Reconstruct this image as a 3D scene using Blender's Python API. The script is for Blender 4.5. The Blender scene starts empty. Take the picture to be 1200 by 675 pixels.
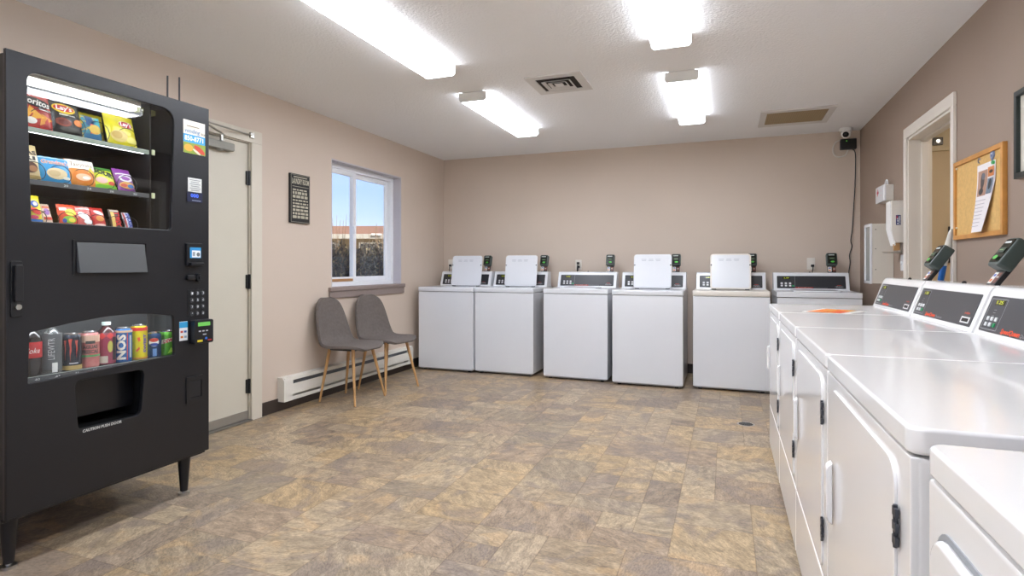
import bpy, bmesh, math, random
from mathutils import Vector, Matrix
random.seed(7)
PI = math.pi
COL = bpy.context.scene.collection
SC = bpy.context.scene

# ------------------------------------------------------------------ materials
def lin(c):
    if isinstance(c, str):
        c = tuple(int(c[i:i+2], 16)/255 for i in (0, 2, 4))
    return tuple((v/12.92 if v <= .04045 else ((v+.055)/1.055)**2.4) for v in c[:3]) + (1.0,)
MATS = {}
def mat(name, color, rough=.5, metal=0., bump=0., bscale=200., var=0., vscale=6., spec=.5, emit=None, estr=0., coat=0., alpha=1.):
    if name in MATS: return MATS[name]
    m = bpy.data.materials.new(name); m.use_nodes = True
    nt = m.node_tree; b = nt.nodes['Principled BSDF']
    c = lin(color)
    b.inputs['Base Color'].default_value = c
    b.inputs['Roughness'].default_value = rough
    b.inputs['Metallic'].default_value = metal
    b.inputs['Specular IOR Level'].default_value = spec
    b.inputs['Coat Weight'].default_value = coat
    tc = nt.nodes.new('ShaderNodeTexCoord')
    if var > 0:
        n = nt.nodes.new('ShaderNodeTexNoise'); n.inputs['Scale'].default_value = vscale; n.inputs['Detail'].default_value = 4
        r = nt.nodes.new('ShaderNodeValToRGB')
        r.color_ramp.elements[0].position = .3; r.color_ramp.elements[1].position = .7
        r.color_ramp.elements[0].color = tuple(v*(1-var) for v in c[:3])+(1,)
        r.color_ramp.elements[1].color = tuple(min(1, v*(1+var)) for v in c[:3])+(1,)
        nt.links.new(tc.outputs['Object'], n.inputs['Vector']); nt.links.new(n.outputs['Fac'], r.inputs['Fac'])
        nt.links.new(r.outputs['Color'], b.inputs['Base Color'])
    if bump > 0:
        n2 = nt.nodes.new('ShaderNodeTexNoise'); n2.inputs['Scale'].default_value = bscale; n2.inputs['Detail'].default_value = 3
        bp = nt.nodes.new('ShaderNodeBump'); bp.inputs['Strength'].default_value = bump; bp.inputs['Distance'].default_value = .004
        nt.links.new(tc.outputs['Object'], n2.inputs['Vector']); nt.links.new(n2.outputs['Fac'], bp.inputs['Height'])
        nt.links.new(bp.outputs['Normal'], b.inputs['Normal'])
    if emit is not None:
        b.inputs['Emission Color'].default_value = lin(emit); b.inputs['Emission Strength'].default_value = estr
    MATS[name] = m
    return m
def glass_mat(name, tint=(1, 1, 1), refl=1.0, rough=0.0, ior=1.45):
    if name in MATS: return MATS[name]
    m = bpy.data.materials.new(name); m.use_nodes = True
    nt = m.node_tree; nt.nodes.clear()
    o = nt.nodes.new('ShaderNodeOutputMaterial'); mx = nt.nodes.new('ShaderNodeMixShader')
    t = nt.nodes.new('ShaderNodeBsdfTransparent'); g = nt.nodes.new('ShaderNodeBsdfGlossy'); f = nt.nodes.new('ShaderNodeFresnel')
    t.inputs['Color'].default_value = (*tint, 1); g.inputs['Roughness'].default_value = rough; f.inputs['IOR'].default_value = ior
    k = nt.nodes.new('ShaderNodeMath'); k.operation = 'MULTIPLY'; k.inputs[1].default_value = refl
    ge = nt.nodes.new('ShaderNodeNewGeometry'); mr = nt.nodes.new('ShaderNodeMapRange')   # same reflectance from both faces
    mr.inputs[3].default_value = ior; mr.inputs[4].default_value = 1/ior
    nt.links.new(ge.outputs['Backfacing'], mr.inputs[0]); nt.links.new(mr.outputs[0], f.inputs['IOR'])
    nt.links.new(f.outputs[0], k.inputs[0]); nt.links.new(k.outputs[0], mx.inputs[0])
    nt.links.new(t.outputs[0], mx.inputs[1]); nt.links.new(g.outputs[0], mx.inputs[2]); nt.links.new(mx.outputs[0], o.inputs[0])
    MATS[name] = m
    return m

def flat(hexcol, rough=.45):
    return mat('print_'+hexcol, hexcol, rough)

# ------------------------------------------------------------------ mesh builder
class MB:
    def __init__(s): s.bm = bmesh.new()
    def _add(s, t, M=None):
        if M is not None: t.transform(M)
        me = bpy.data.meshes.new('tmp'); t.to_mesh(me); t.free(); s.bm.from_mesh(me); bpy.data.meshes.remove(me); return s
    def box(s, x0, x1, y0, y1, z0, z1, bev=0., seg=2, M=None):
        t = bmesh.new(); bmesh.ops.create_cube(t, size=1)
        for v in t.verts: v.co = Vector(((x0+x1)/2+v.co.x*(x1-x0), (y0+y1)/2+v.co.y*(y1-y0), (z0+z1)/2+v.co.z*(z1-z0)))
        if bev > 0: bmesh.ops.bevel(t, geom=list(t.edges), offset=bev, segments=seg, affect='EDGES', profile=.5, clamp_overlap=True)
        return s._add(t, M)
    def prism(s, pts, a0, a1, axis='y', bev=0., seg=2, M=None):
        # pts 2D polygon; axis y: (x,z); x: (y,z); z: (x,y)
        t = bmesh.new()
        def mk(p, a):
            return {'y': (p[0], a, p[1]), 'x': (a, p[0], p[1]), 'z': (p[0], p[1], a)}[axis]
        A = [t.verts.new(mk(p, a0)) for p in pts]; B = [t.verts.new(mk(p, a1)) for p in pts]
        fa = t.faces.new(A); fb = t.faces.new(B[::-1]); n = len(pts)
        for i in range(n): t.faces.new((A[i], B[i], B[(i+1) % n], A[(i+1) % n]))
        bmesh.ops.recalc_face_normals(t, faces=t.faces)
        if bev > 0:
            es = [e for e in list(fa.edges)+list(fb.edges)]
            bmesh.ops.bevel(t, geom=es, offset=bev, segments=seg, affect='EDGES', profile=.5, clamp_overlap=True)
        return s._add(t, M)
    def rrect(s, x0, x1, z0, z1, y0, y1, r=.02, n=5, axis='y', bev=0., seg=2, M=None):
        return s.prism(rr(x0, x1, z0, z1, r, n), y0, y1, axis, bev, seg, M)
    def cyl(s, p0, p1, r0, r1=None, n=20, cap=True):
        r1 = r0 if r1 is None else r1
        p0, p1 = Vector(p0), Vector(p1); d = p1-p0
        t = bmesh.new(); bmesh.ops.create_cone(t, cap_ends=cap, segments=n, radius1=r0, radius2=r1, depth=d.length)
        q = Vector((0, 0, 1)).rotation_difference(d.normalized()).to_matrix().to_4x4()
        return s._add(t, Matrix.Translation((p0+p1)/2) @ q)
    def sph(s, c, r, sc=(1, 1, 1), n=16):
        t = bmesh.new(); bmesh.ops.create_uvsphere(t, u_segments=n, v_segments=n//2, radius=r)
        return s._add(t, Matrix.Translation(c) @ Matrix.Diagonal((*sc, 1)))
    def lathe(s, prof, c=(0, 0, 0), n=24, M=None):
        t = bmesh.new(); rings = []
        for r, z in prof:
            if r < 1e-6: rings.append([t.verts.new((0, 0, z))])
            else: rings.append([t.verts.new((r*math.cos(2*PI*i/n), r*math.sin(2*PI*i/n), z)) for i in range(n)])
        for a, b in zip(rings, rings[1:]):
            for i in range(n):
                j = (i+1) % n
                if len(a) == 1 and len(b) == 1: continue
                if len(a) == 1: t.faces.new((a[0], b[i], b[j]))
                elif len(b) == 1: t.faces.new((a[i], a[j], b[0]))
                else: t.faces.new((a[i], a[j], b[j], b[i]))
        bmesh.ops.recalc_face_normals(t, faces=t.faces)
        return s._add(t, Matrix.Translation(c) @ (M or Matrix.Identity(4)))
    def tube(s, pts, r, n=8, closed=False):
        pts = [Vector(p) for p in pts]; t = bmesh.new(); rings = []; up = None; N = len(pts)
        for i, p in enumerate(pts):
            a = pts[i-1] if (i > 0 or closed) else pts[i]; b = pts[(i+1) % N] if (i < N-1 or closed) else pts[i]
            d = (b-a).normalized()
            if up is None: up = d.orthogonal().normalized()
            else: up = (up - d*up.dot(d)).normalized()
            w = d.cross(up); rad = r[i] if isinstance(r, (list, tuple)) else r
            rings.append([t.verts.new(p + (up*math.cos(2*PI*k/n)+w*math.sin(2*PI*k/n))*rad) for k in range(n)])
        pr = list(zip(rings, rings[1:]))
        if closed: pr.append((rings[-1], rings[0]))
        for a, b in pr:
            for k in range(n): t.faces.new((a[k], a[(k+1) % n], b[(k+1) % n], b[k]))
        if not closed: t.faces.new(rings[0][::-1]); t.faces.new(rings[-1])
        bmesh.ops.recalc_face_normals(t, faces=t.faces)
        return s._add(t)
    def grid(s, f, nu, nv, closed_u=False):
        t = bmesh.new(); V = [[t.verts.new(f(i/nu, j/nv)) for i in range(nu+(0 if closed_u else 1))] for j in range(nv+1)]
        m = nu
        for j in range(nv):
            for i in range(m):
                k = (i+1) % nu if closed_u else i+1
                t.faces.new((V[j][i], V[j][k], V[j+1][k], V[j+1][i]))
        return s._add(t)
    def build(s, name, m, parent=None, smooth=35, weld=False):
        if weld: bmesh.ops.remove_doubles(s.bm, verts=s.bm.verts, dist=1e-5); bmesh.ops.recalc_face_normals(s.bm, faces=s.bm.faces)
        me = bpy.data.meshes.new(name); s.bm.to_mesh(me); s.bm.free()
        o = bpy.data.objects.new(name, me); COL.objects.link(o)
        me.materials.append(m)
        if smooth:
            for p in me.polygons: p.use_smooth = True
            me.set_sharp_from_angle(angle=math.radians(smooth))
            if not weld:
                wn_ = o.modifiers.new('weighted', 'WEIGHTED_NORMAL'); wn_.weight = 100; wn_.keep_sharp = True
        if parent is not None: o.parent = parent
        return o
def rr(x0, x1, z0, z1, r, n=5, corners='abcd'):
    # a: x1z1, b: x0z1, c: x0z0, d: x1z0
    out = []
    for k, (cx, cz, a) in zip('abcd', ((x1-r, z1-r, 0), (x0+r, z1-r, 90), (x0+r, z0+r, 180), (x1-r, z0+r, 270))):
        if k in corners:
            for i in range(n+1):
                t = math.radians(a+90*i/n); out.append((cx+r*math.cos(t), cz+r*math.sin(t)))
        else:
            out.append({'a': (x1, z1), 'b': (x0, z1), 'c': (x0, z0), 'd': (x1, z0)}[k])
    return out
def smooth_poly(pts, r, n=4):
    out = []; N = len(pts)
    for i in range(N):
        p = Vector(pts[i]).to_3d(); a = Vector(pts[i-1]).to_3d(); b = Vector(pts[(i+1) % N]).to_3d()
        ri = r[i] if isinstance(r, (list, tuple)) else r
        if ri <= 0: out.append((p.x, p.y)); continue
        A = p+(a-p).normalized()*ri; B = p+(b-p).normalized()*ri
        for k in range(n+1):
            t = k/n; q = A*(1-t)**2+p*2*t*(1-t)+B*t*t; out.append((q.x, q.y))
    return out
def plate(name, outer, holes, y0, y1, m, parent=None, bevel=.0):
    # polygon in XZ with holes, extruded between y0 and y1 (y0 front)
    cu = bpy.data.curves.new(name, 'CURVE'); cu.dimensions = '2D'; cu.fill_mode = 'BOTH'; cu.extrude = (y1-y0)/2
    if bevel: cu.bevel_depth = bevel; cu.bevel_resolution = 1; cu.extrude -= bevel; cu.offset = -bevel
    for pl in [outer]+holes:
        sp = cu.splines.new('POLY'); sp.points.add(len(pl)-1); sp.use_cyclic_u = True
        for p, q in zip(sp.points, pl): p.co = (q[0], q[1], 0, 1)
    t = bpy.data.objects.new('t', cu); me = bpy.data.meshes.new_from_object(t)
    bpy.data.objects.remove(t); bpy.data.curves.remove(cu)
    me.transform(Matrix.Translation((0, (y0+y1)/2, 0)) @ Matrix.Rotation(PI/2, 4, 'X'))
    me.name = name; me.materials.clear(); me.materials.append(m)
    for p in me.polygons: p.use_smooth = True
    me.set_sharp_from_angle(angle=math.radians(30))
    o = bpy.data.objects.new(name, me); COL.objects.link(o)
    if parent is not None: o.parent = parent
    return o
def text_bm(body, size, w=None, shear=0., bold=0.):
    cu = bpy.data.curves.new('tx', 'FONT'); cu.body = body; cu.size = size; cu.align_x = 'CENTER'; cu.align_y = 'CENTER'; cu.resolution_u = 2; cu.shear = shear; cu.offset = bold
    t = bpy.data.objects.new('t', cu); me = bpy.data.meshes.new_from_object(t)
    bpy.data.objects.remove(t); bpy.data.curves.remove(cu)
    b = bmesh.new(); b.from_mesh(me); bpy.data.meshes.remove(me)
    if w and b.verts:
        x0 = min(v.co.x for v in b.verts); x1 = max(v.co.x for v in b.verts); k = w/(x1-x0)
        for v in b.verts: v.co.x = (v.co.x-(x0+x1)/2)*k
    return b
def art(items, parent, fn=None, off=.0006, name='print'):
    """flat printed shapes laid on a surface. fn(x,z)->Vector; default plane y=0 facing -Y. items: (kind,x,z,w,h,hex,[extra])"""
    if fn is None: fn = lambda x, z, o: Vector((x, -o, z))
    for k, it in enumerate(items):
        kind, x, z, w, h, c = it[:6]; ex = it[6] if len(it) > 6 else {}
        b = bmesh.new(); ang = ex.get('rot', 0)
        if kind == 'e':
            rings = []; n = 24
            ctr = b.verts.new((0, 0, 0))
            for q in (.35, .7, 1.):
                rings.append([b.verts.new((w/2*q*math.cos(2*PI*i/n), h/2*q*math.sin(2*PI*i/n), 0)) for i in range(n)])
            for i in range(n): b.faces.new((ctr, rings[0][i], rings[0][(i+1) % n]))
            for p, r_ in zip(rings, rings[1:]):
                for i in range(n): b.faces.new((p[i], r_[i], r_[(i+1) % n], p[(i+1) % n]))
        elif kind == 'r':
            n = ex.get('n', 8); V = [[b.verts.new((-w/2+w*i/n, -h/2+h*j/n, 0)) for i in range(n+1)] for j in range(n+1)]
            for j in range(n):
                for i in range(n): b.faces.new((V[j][i], V[j][i+1], V[j+1][i+1], V[j+1][i]))
        elif kind == 'p':
            b.faces.new([b.verts.new((p[0]*w, p[1]*h, 0)) for p in ex['pts']])
            bmesh.ops.triangulate(b, faces=b.faces)
        elif kind == 't':
            b.free(); b = text_bm(ex['s'], h, w, ex.get('shear', 0), ex.get('bold', 0))
        if kind in 'tp' and ex.get('sub'):
            for _ in range(4):
                es = [e for e in b.edges if e.calc_length() > .006]
                if not es: break
                bmesh.ops.subdivide_edges(b, edges=es, cuts=1, use_grid_fill=True); bmesh.ops.triangulate(b, faces=b.faces)
        ca, sa = math.cos(ang), math.sin(ang)
        for v in b.verts:
            X = x+v.co.x*ca-v.co.y*sa; Z = z+v.co.x*sa+v.co.y*ca
            v.co = fn(X, Z, off*(1+k*.7))
        me = bpy.data.meshes.new('print'); b.to_mesh(me); b.free(); me.materials.append(ex.get('m') or flat(c))
        nm = ex.get('name') or ({'t': 'lettering'}.get(kind, name))
        o = bpy.data.objects.new(nm, me); COL.objects.link(o); o.parent = parent

def thing(name, label, cat, loc=(0, 0, 0), rz=0, group=None, rx=0, ry=0):
    o = bpy.data.objects.new(name, None); COL.objects.link(o); o.location = loc
    o.rotation_euler = (rx, ry, rz); o.empty_display_size = .1
    return tag(o, label, cat, group)
def tag(o, label, cat, group=None):
    o['label'] = label; o['category'] = cat
    if group: o['group'] = group
    return o
def struct(o): o['kind'] = 'structure'; return o
def empty_struct(name, loc=(0, 0, 0), rz=0):
    o = bpy.data.objects.new(name, None); COL.objects.link(o); o.location = loc; o.rotation_euler = (0, 0, rz); return struct(o)
def copy_tree(o, parent=None):
    c = o.copy(); COL.objects.link(c)
    if parent is not None: c.parent = parent
    for ch in [x for x in KIDS(o)]: copy_tree(ch, c)
    return c
def KIDS(o): return [x for x in bpy.data.objects if x.parent == o]

# ------------------------------------------------------------------ room numbers (metres)
XL, XR, YB, YF, H = -3.277, 1.198, 6.336, -1.6, 2.438
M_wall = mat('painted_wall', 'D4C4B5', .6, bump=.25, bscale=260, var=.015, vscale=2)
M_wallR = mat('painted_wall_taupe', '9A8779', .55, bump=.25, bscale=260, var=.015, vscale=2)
M_ceil = mat('textured_ceiling', 'F3F3F4', .9, bump=1., bscale=70)
M_trimw = mat('cream_trim', 'DAD3C4', .45)
M_trimr = mat('pale_trim', 'E3DCD2', .45)
M_white = mat('white_enamel', 'E6E8EC', .22, coat=.3, var=.008, vscale=3)
M_whiteD = mat('glossy_white_enamel', 'F7F6F5', .16, coat=.4, var=.006, vscale=3)
M_warmw = mat('ivory_enamel', 'EAE4DA', .3)
M_black = mat('black_steel', '121318', .38, var=.04, vscale=12)
M_blackg = mat('black_plastic', '15161A', .35)
M_dark = mat('dark_gap', '101012', .8)
M_chrome = mat('brushed_metal', 'B9B8B2', .3, 1.)
M_grey = mat('grey_plastic', '56585A', .45)
M_glass = glass_mat('pane_glass', (.98, .99, .99))

# ---- floor: sheet vinyl printed with mixed-size slate tiles
def floor_material():
    m = bpy.data.materials.new('slate_vinyl'); m.use_nodes = True; nt = m.node_tree; b = nt.nodes['Principled BSDF']
    N = nt.nodes.new; L = nt.links.new
    at = N('ShaderNodeAttribute'); at.attribute_name = 'tile'   # rgb = randoms, a = seam
    sep = N('ShaderNodeSeparateColor'); L(at.outputs['Color'], sep.inputs[0])
    geo = N('ShaderNodeTexCoord')
    ramp = N('ShaderNodeValToRGB'); ramp.color_ramp.interpolation = 'CONSTANT'
    cols = ['9D8B78', 'A6957E', '8F8071', 'A99982', 'A08F79', 'AE9A7C', '988A77', 'A49581', 'B09F86', '9A8B7B', 'A29078', 'AE9877']
    el = ramp.color_ramp.elements
    el[0].position = 0; el[0].color = lin(cols[0])
    el[1].position = 1/len(cols); el[1].color = lin(cols[1])
    for i in range(2, len(cols)):
        e = el.new(i/len(cols)); e.color = lin(cols[i])
    L(sep.outputs[0], ramp.inputs[0])
    # offset + rotate texture per tile
    comb = N('ShaderNodeCombineXYZ')
    mu = N('ShaderNodeMath'); mu.operation = 'MULTIPLY'; mu.inputs[1].default_value = 37; L(sep.outputs[1], mu.inputs[0]); L(mu.outputs[0], comb.inputs[0])
    mu2 = N('ShaderNodeMath'); mu2.operation = 'MULTIPLY'; mu2.inputs[1].default_value = 53; L(sep.outputs[2], mu2.inputs[0]); L(mu2.outputs[0], comb.inputs[1])
    add = N('ShaderNodeVectorMath'); add.operation = 'ADD'; L(geo.outputs['Object'], add.inputs[0]); L(comb.outputs[0], add.inputs[1])
    vr = N('ShaderNodeVectorRotate'); vr.rotation_type = 'Z_AXIS'; L(add.outputs[0], vr.inputs['Vector'])
    ma = N('ShaderNodeMath'); ma.operation = 'MULTIPLY'; ma.inputs[1].default_value = 3.1; L(sep.outputs[1], ma.inputs[0]); L(ma.outputs[0], vr.inputs['Angle'])
    mp = N('ShaderNodeMapping'); mp.inputs['Scale'].default_value = (1.3, 2.9, 1); L(vr.outputs[0], mp.inputs['Vector'])
    n1 = N('ShaderNodeTexNoise'); n1.inputs['Scale'].default_value = 7.5; n1.inputs['Detail'].default_value = 8; n1.inputs['Roughness'].default_value = .65; n1.inputs['Distortion'].default_value = .8
    L(mp.outputs[0], n1.inputs['Vector'])
    r1 = N('ShaderNodeValToRGB'); r1.color_ramp.elements[0].position = .3; r1.color_ramp.elements[0].color = (.50, .48, .47, 1); r1.color_ramp.elements[1].position = .68; r1.color_ramp.elements[1].color = (1.25, 1.22, 1.17, 1)
    L(n1.outputs['Fac'], r1.inputs[0])
    mx = N('ShaderNodeMix'); mx.data_type = 'RGBA'; mx.blend_type = 'MULTIPLY'; mx.inputs[0].default_value = 1; mx.clamp_result = False
    L(ramp.outputs[0], mx.inputs[6]); L(r1.outputs[0], mx.inputs[7])
    # ochre rust patches
    n2 = N('ShaderNodeTexNoise'); n2.inputs['Scale'].default_value = 4.5; n2.inputs['Detail'].default_value = 5; n2.inputs['Distortion'].default_value = 1.2; L(add.outputs[0], n2.inputs['Vector'])
    r2 = N('ShaderNodeValToRGB'); r2.color_ramp.elements[0].position = .57; r2.color_ramp.elements[0].color = (0, 0, 0, 1); r2.color_ramp.elements[1].position = .66; r2.color_ramp.elements[1].color = (.45, .45, .45, 1)
    L(n2.outputs['Fac'], r2.inputs[0])
    mx2 = N('ShaderNodeMix'); mx2.data_type = 'RGBA'; mx2.inputs[7].default_value = lin('BF9F74'); L(r2.outputs[0], mx2.inputs[0]); L(mx.outputs[2], mx2.inputs[6])
    # grey-violet cleft patches
    n4 = N('ShaderNodeTexNoise'); n4.inputs['Scale'].default_value = 3.2; n4.inputs['Detail'].default_value = 7; n4.inputs['Distortion'].default_value = 1.5; L(vr.outputs[0], n4.inputs['Vector'])
    r4 = N('ShaderNodeValToRGB'); r4.color_ramp.elements[0].position = .53; r4.color_ramp.elements[0].color = (0, 0, 0, 1); r4.color_ramp.elements[1].position = .62; r4.color_ramp.elements[1].color = (.55, .55, .55, 1)
    L(n4.outputs['Fac'], r4.inputs[0])
    mx4 = N('ShaderNodeMix'); mx4.data_type = 'RGBA'; mx4.inputs[7].default_value = lin('7C706A'); L(r4.outputs[0], mx4.inputs[0]); L(mx2.outputs[2], mx4.inputs[6])
    # thin cleft veins
    n3 = N('ShaderNodeTexNoise'); n3.inputs['Scale'].default_value = 9; n3.inputs['Detail'].default_value = 9; n3.inputs['Distortion'].default_value = 1.8; L(mp.outputs[0], n3.inputs['Vector'])
    r3 = N('ShaderNodeValToRGB'); e = r3.color_ramp.elements; e[0].position = .475; e[0].color = (1, 1, 1, 1); e[1].position = .5; e[1].color = (.66, .62, .58, 1); x = e.new(.52); x.color = (1, 1, 1, 1)
    L(n3.outputs['Fac'], r3.inputs[0])
    mx3 = N('ShaderNodeMix'); mx3.data_type = 'RGBA'; mx3.blend_type = 'MULTIPLY'; mx3.inputs[0].default_value = .8; L(mx4.outputs[2], mx3.inputs[6]); L(r3.outputs[0], mx3.inputs[7])
    n6 = N('ShaderNodeTexNoise'); n6.inputs['Scale'].default_value = 46; n6.inputs['Detail'].default_value = 5; n6.inputs['Distortion'].default_value = .6; L(mp.outputs[0], n6.inputs['Vector'])
    r6 = N('ShaderNodeValToRGB'); r6.color_ramp.elements[0].position = .33; r6.color_ramp.elements[0].color = (.82, .81, .80, 1); r6.color_ramp.elements[1].position = .62; r6.color_ramp.elements[1].color = (1.26, 1.25, 1.24, 1); L(n6.outputs['Fac'], r6.inputs[0])
    mx6 = N('ShaderNodeMix'); mx6.data_type = 'RGBA'; mx6.blend_type = 'MULTIPLY'; mx6.inputs[0].default_value = 1.; L(mx3.outputs[2], mx6.inputs[6]); L(r6.outputs[0], mx6.inputs[7])
    # seam (alpha attribute)
    mx5 = N('ShaderNodeMix'); mx5.data_type = 'RGBA'; mx5.blend_type = 'MULTIPLY'; mx5.inputs[7].default_value = (.72, .68, .64, 1)
    L(at.outputs['Alpha'], mx5.inputs[0]); L(mx6.outputs[2], mx5.inputs[6])
    L(mx5.outputs[2], b.inputs['Base Color'])
    rg = N('ShaderNodeMapRange'); rg.inputs[3].default_value = .28; rg.inputs[4].default_value = .46; L(n1.outputs['Fac'], rg.inputs[0]); L(rg.outputs[0], b.inputs['Roughness'])
    b.inputs['Specular IOR Level'].default_value = .4
    bp = N('ShaderNodeBump'); bp.inputs['Strength'].default_value = .25; bp.inputs['Distance'].default_value = .003; L(n1.outputs['Fac'], bp.inputs['Height']); L(bp.outputs[0], b.inputs['Normal'])
    return m
def build_floor():
    U = .16; x0, x1, y0, y1 = XL-.14, XR+.16, YF-.1, YB+.1
    nx, ny = int((x1-x0)/U)+1, int((y1-y0)/U)+1
    used = [[False]*ny for _ in range(nx)]; tiles = []
    for j in range(ny):
        for i in range(nx):
            if used[i][j]: continue
            opts = [(2, 2)]*7+[(1, 1)]*6+[(2, 1)]*4+[(1, 2)]*3+[(3, 2)]*2
            random.shuffle(opts)
            for w, h in opts+[(1, 1)]:
                if i+w <= nx and j+h <= ny and all(not used[i+a][j+b] for a in range(w) for b in range(h)): break
            for a in range(w):
                for b in range(h): used[i+a][j+b] = True
            tiles.append((i, j, w, h))
    bm = bmesh.new(); cl = bm.loops.layers.float_color.new('tile')
    g = .0022
    for i, j, w, h in tiles:
        a, b_, c, d = x0+i*U, y0+j*U, x0+(i+w)*U, y0+(j+h)*U
        o = [bm.verts.new(p) for p in ((a, b_, 0), (c, b_, 0), (c, d, 0), (a, d, 0))]
        n = [bm.verts.new(p) for p in ((a+g, b_+g, 0), (c-g, b_+g, 0), (c-g, d-g, 0), (a+g, d-g, 0))]
        R = (random.random(), random.random(), random.random())
        fs = [(bm.faces.new(n), 0.)]+[(bm.faces.new((o[k], o[(k+1) % 4], n[(k+1) % 4], n[k])), 1.) for k in range(4)]
        for f, s in fs:
            for l in f.loops: l[cl] = (*R, s)
    # thickness below
    for v in ((x0, y0), ): pass
    me = bpy.data.meshes.new('floor'); bm.to_mesh(me); bm.free(); me.materials.append(floor_material())
    o = bpy.data.objects.new('floor', me); COL.objects.link(o); struct(o)
build_floor()

# ---- walls
WY0, WY1, WZ0, WZ1 = 4.19, 5.35, .94, 2.085          # window opening
DY0, DY1, DZ = 2.35, 3.262, 2.035                    # left door opening
T = .16
w = MB()
w.box(XL-T, XL, YF, DY0, 0, H).box(XL-T, XL, DY0, DY1, DZ, H).box(XL-T, XL, DY1, WY0, 0, H).box(XL-T, XL, WY0, WY1, 0, WZ0).box(XL-T, XL, WY0, WY1, WZ1, H).box(XL-T, XL, WY1, YB+T, 0, H)
struct(w.build('wall_left', M_wall, smooth=0))
struct(MB().box(XL, XR+.13, YB, YB+T, 0, H).build('wall_back', M_wall, smooth=0))
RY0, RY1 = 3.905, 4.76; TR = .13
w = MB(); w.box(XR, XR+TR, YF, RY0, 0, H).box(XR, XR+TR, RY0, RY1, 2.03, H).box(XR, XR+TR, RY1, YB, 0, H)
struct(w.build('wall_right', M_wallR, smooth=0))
struct(MB().box(XL-T, -2.7, YF-T, YF, 0, H).box(.7, XR+TR, YF-T, YF, 0, H).box(-2.7, .7, YF-T, YF, 0, .25).box(-2.7, .7, YF-T, YF, 2.2, H).build('wall_front', M_wall, smooth=0))
struct(MB().box(XL-T-.3, XR+2.2, YF-T-.2, YB+T+.3, H, H+.18).build('ceiling', M_ceil, smooth=0))
# side room through the right doorway
M_hall = mat('hall_paint', 'CFBD9E', .6, bump=.2, bscale=260)
struct(MB().box(XR+TR, 3.2, 6.1, 6.22, 0, H).build('wall_hallway_end', M_hall, smooth=0))
struct(MB().box(3.2, 3.3, 2.6, 6.22, 0, H).build('wall_hallway_far', M_hall, smooth=0))
struct(MB().box(XR+TR, 3.3, 2.5, 2.6, 0, H).build('wall_hallway_near', M_hall, smooth=0))
struct(MB().box(XR+TR, 3.2, 2.6, 6.1, -.05, -.001).build('floor_hallway', mat('hall_floor', '9A8468', .5, var=.1), smooth=0))

# baseboards
M_base = mat('dark_vinyl_base', '3A312C', .5)
def base(name, y0, y1): return struct(MB().box(XL, XL+.008, y0, y1, 0, .1, .002).build(name, M_base))
base('baseboard_left', 3.362, YB)
struct(MB().box(XL, XR, YB-.008, YB, 0, .1, .002).build('baseboard_back', M_base))
struct(MB().box(XR-.008, XR, 4.825, YB-.01, 0, .1, .002).build('baseboard_right', M_base))

# ---- window_1
M_vinyl = mat('white_vinyl_frame', 'F2F4F8', .35)
M_jamb = mat('painted_jamb', 'C3BFC4', .45)
M_sill = mat('taupe_sill', '8F807A', .5)
wn = empty_struct('window_1', (XL-.125, WY0, WZ0), PI/2)   # local x = +Y world, local -y = into room
WW, WH = WY1-WY0, WZ1-WZ0
f = MB(); f.box(0, .055, -.03, .04, 0, WH, .004).box(WW-.055, WW, -.03, .04, 0, WH, .004).box(.055, WW-.055, -.03, .04, WH-.05, WH, .004).box(.055, WW-.055, -.03, .04, 0, .045, .004)
f.build('window_frame', M_vinyl, wn)
def sash(x0, x1, y, nm='sash'):
    s = MB(); a = .045
    s.box(x0, x0+a, y, y+.025, .045, WH-.05, .004).box(x1-a, x1, y, y+.025, .045, WH-.05, .004).box(x0+a, x1-a, y, y+.025, .045, .045+a, .004).box(x0+a, x1-a, y, y+.025, WH-.05-a, WH-.05, .004)
    o = s.build(nm, M_vinyl, wn)
    MB().box(x0+a, x1-a, y+.01, y+.014, .045+a, WH-.05-a).build('pane', M_glass, o)
    return o
s1 = sash(.055, .505, -.022); sash(.47, WW-.055, .008)
MB().rrect(.445, .475, .54-.04, .54+.04, -.045, -.022, .012, bev=.004).build('latch', M_vinyl, s1)
MB().box(.06, .44, -.034, -.022, .047, .072, .004).build('track_stop', mat('wood_dowel', 'B98A5E', .5), wn)
w2 = empty_struct('added_daylight_window', (-2.7, YF-.08, .25))  # unseen window added behind the camera to let daylight in
f2 = MB()
for a in (0, 1.1, 2.25, 3.35): f2.box(a, a+.05, -.03, .03, 0, 1.95, .004)
f2.box(0, 3.4, -.03, .03, 0, .05, .004).box(0, 3.4, -.03, .03, 1.9, 1.95, .004).build('window_frame', M_vinyl, w2)
MB().box(.05, 3.35, -.003, .003, .05, 1.9).build('pane', M_glass, w2)
# painted returns of the recess
MB().box(-.001, WW+.001, -.125, -.03, WH-.012, WH, 0).box(WW-.008, WW, -.125, -.03, 0, WH-.012).box(0, .008, -.125, -.03, 0, WH-.012).build('jamb_liner', M_jamb, wn)
ts = MB(); ts.box(XL-.13, XL+.03, WY0-.045, WY1+.04, WZ0-.033, WZ0+.003, .006).box(XL+.001, XL+.018, WY0-.04, WY1+.035, WZ0-.095, WZ0-.033, .004)
struct(ts.build('trim_1', M_sill))

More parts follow.
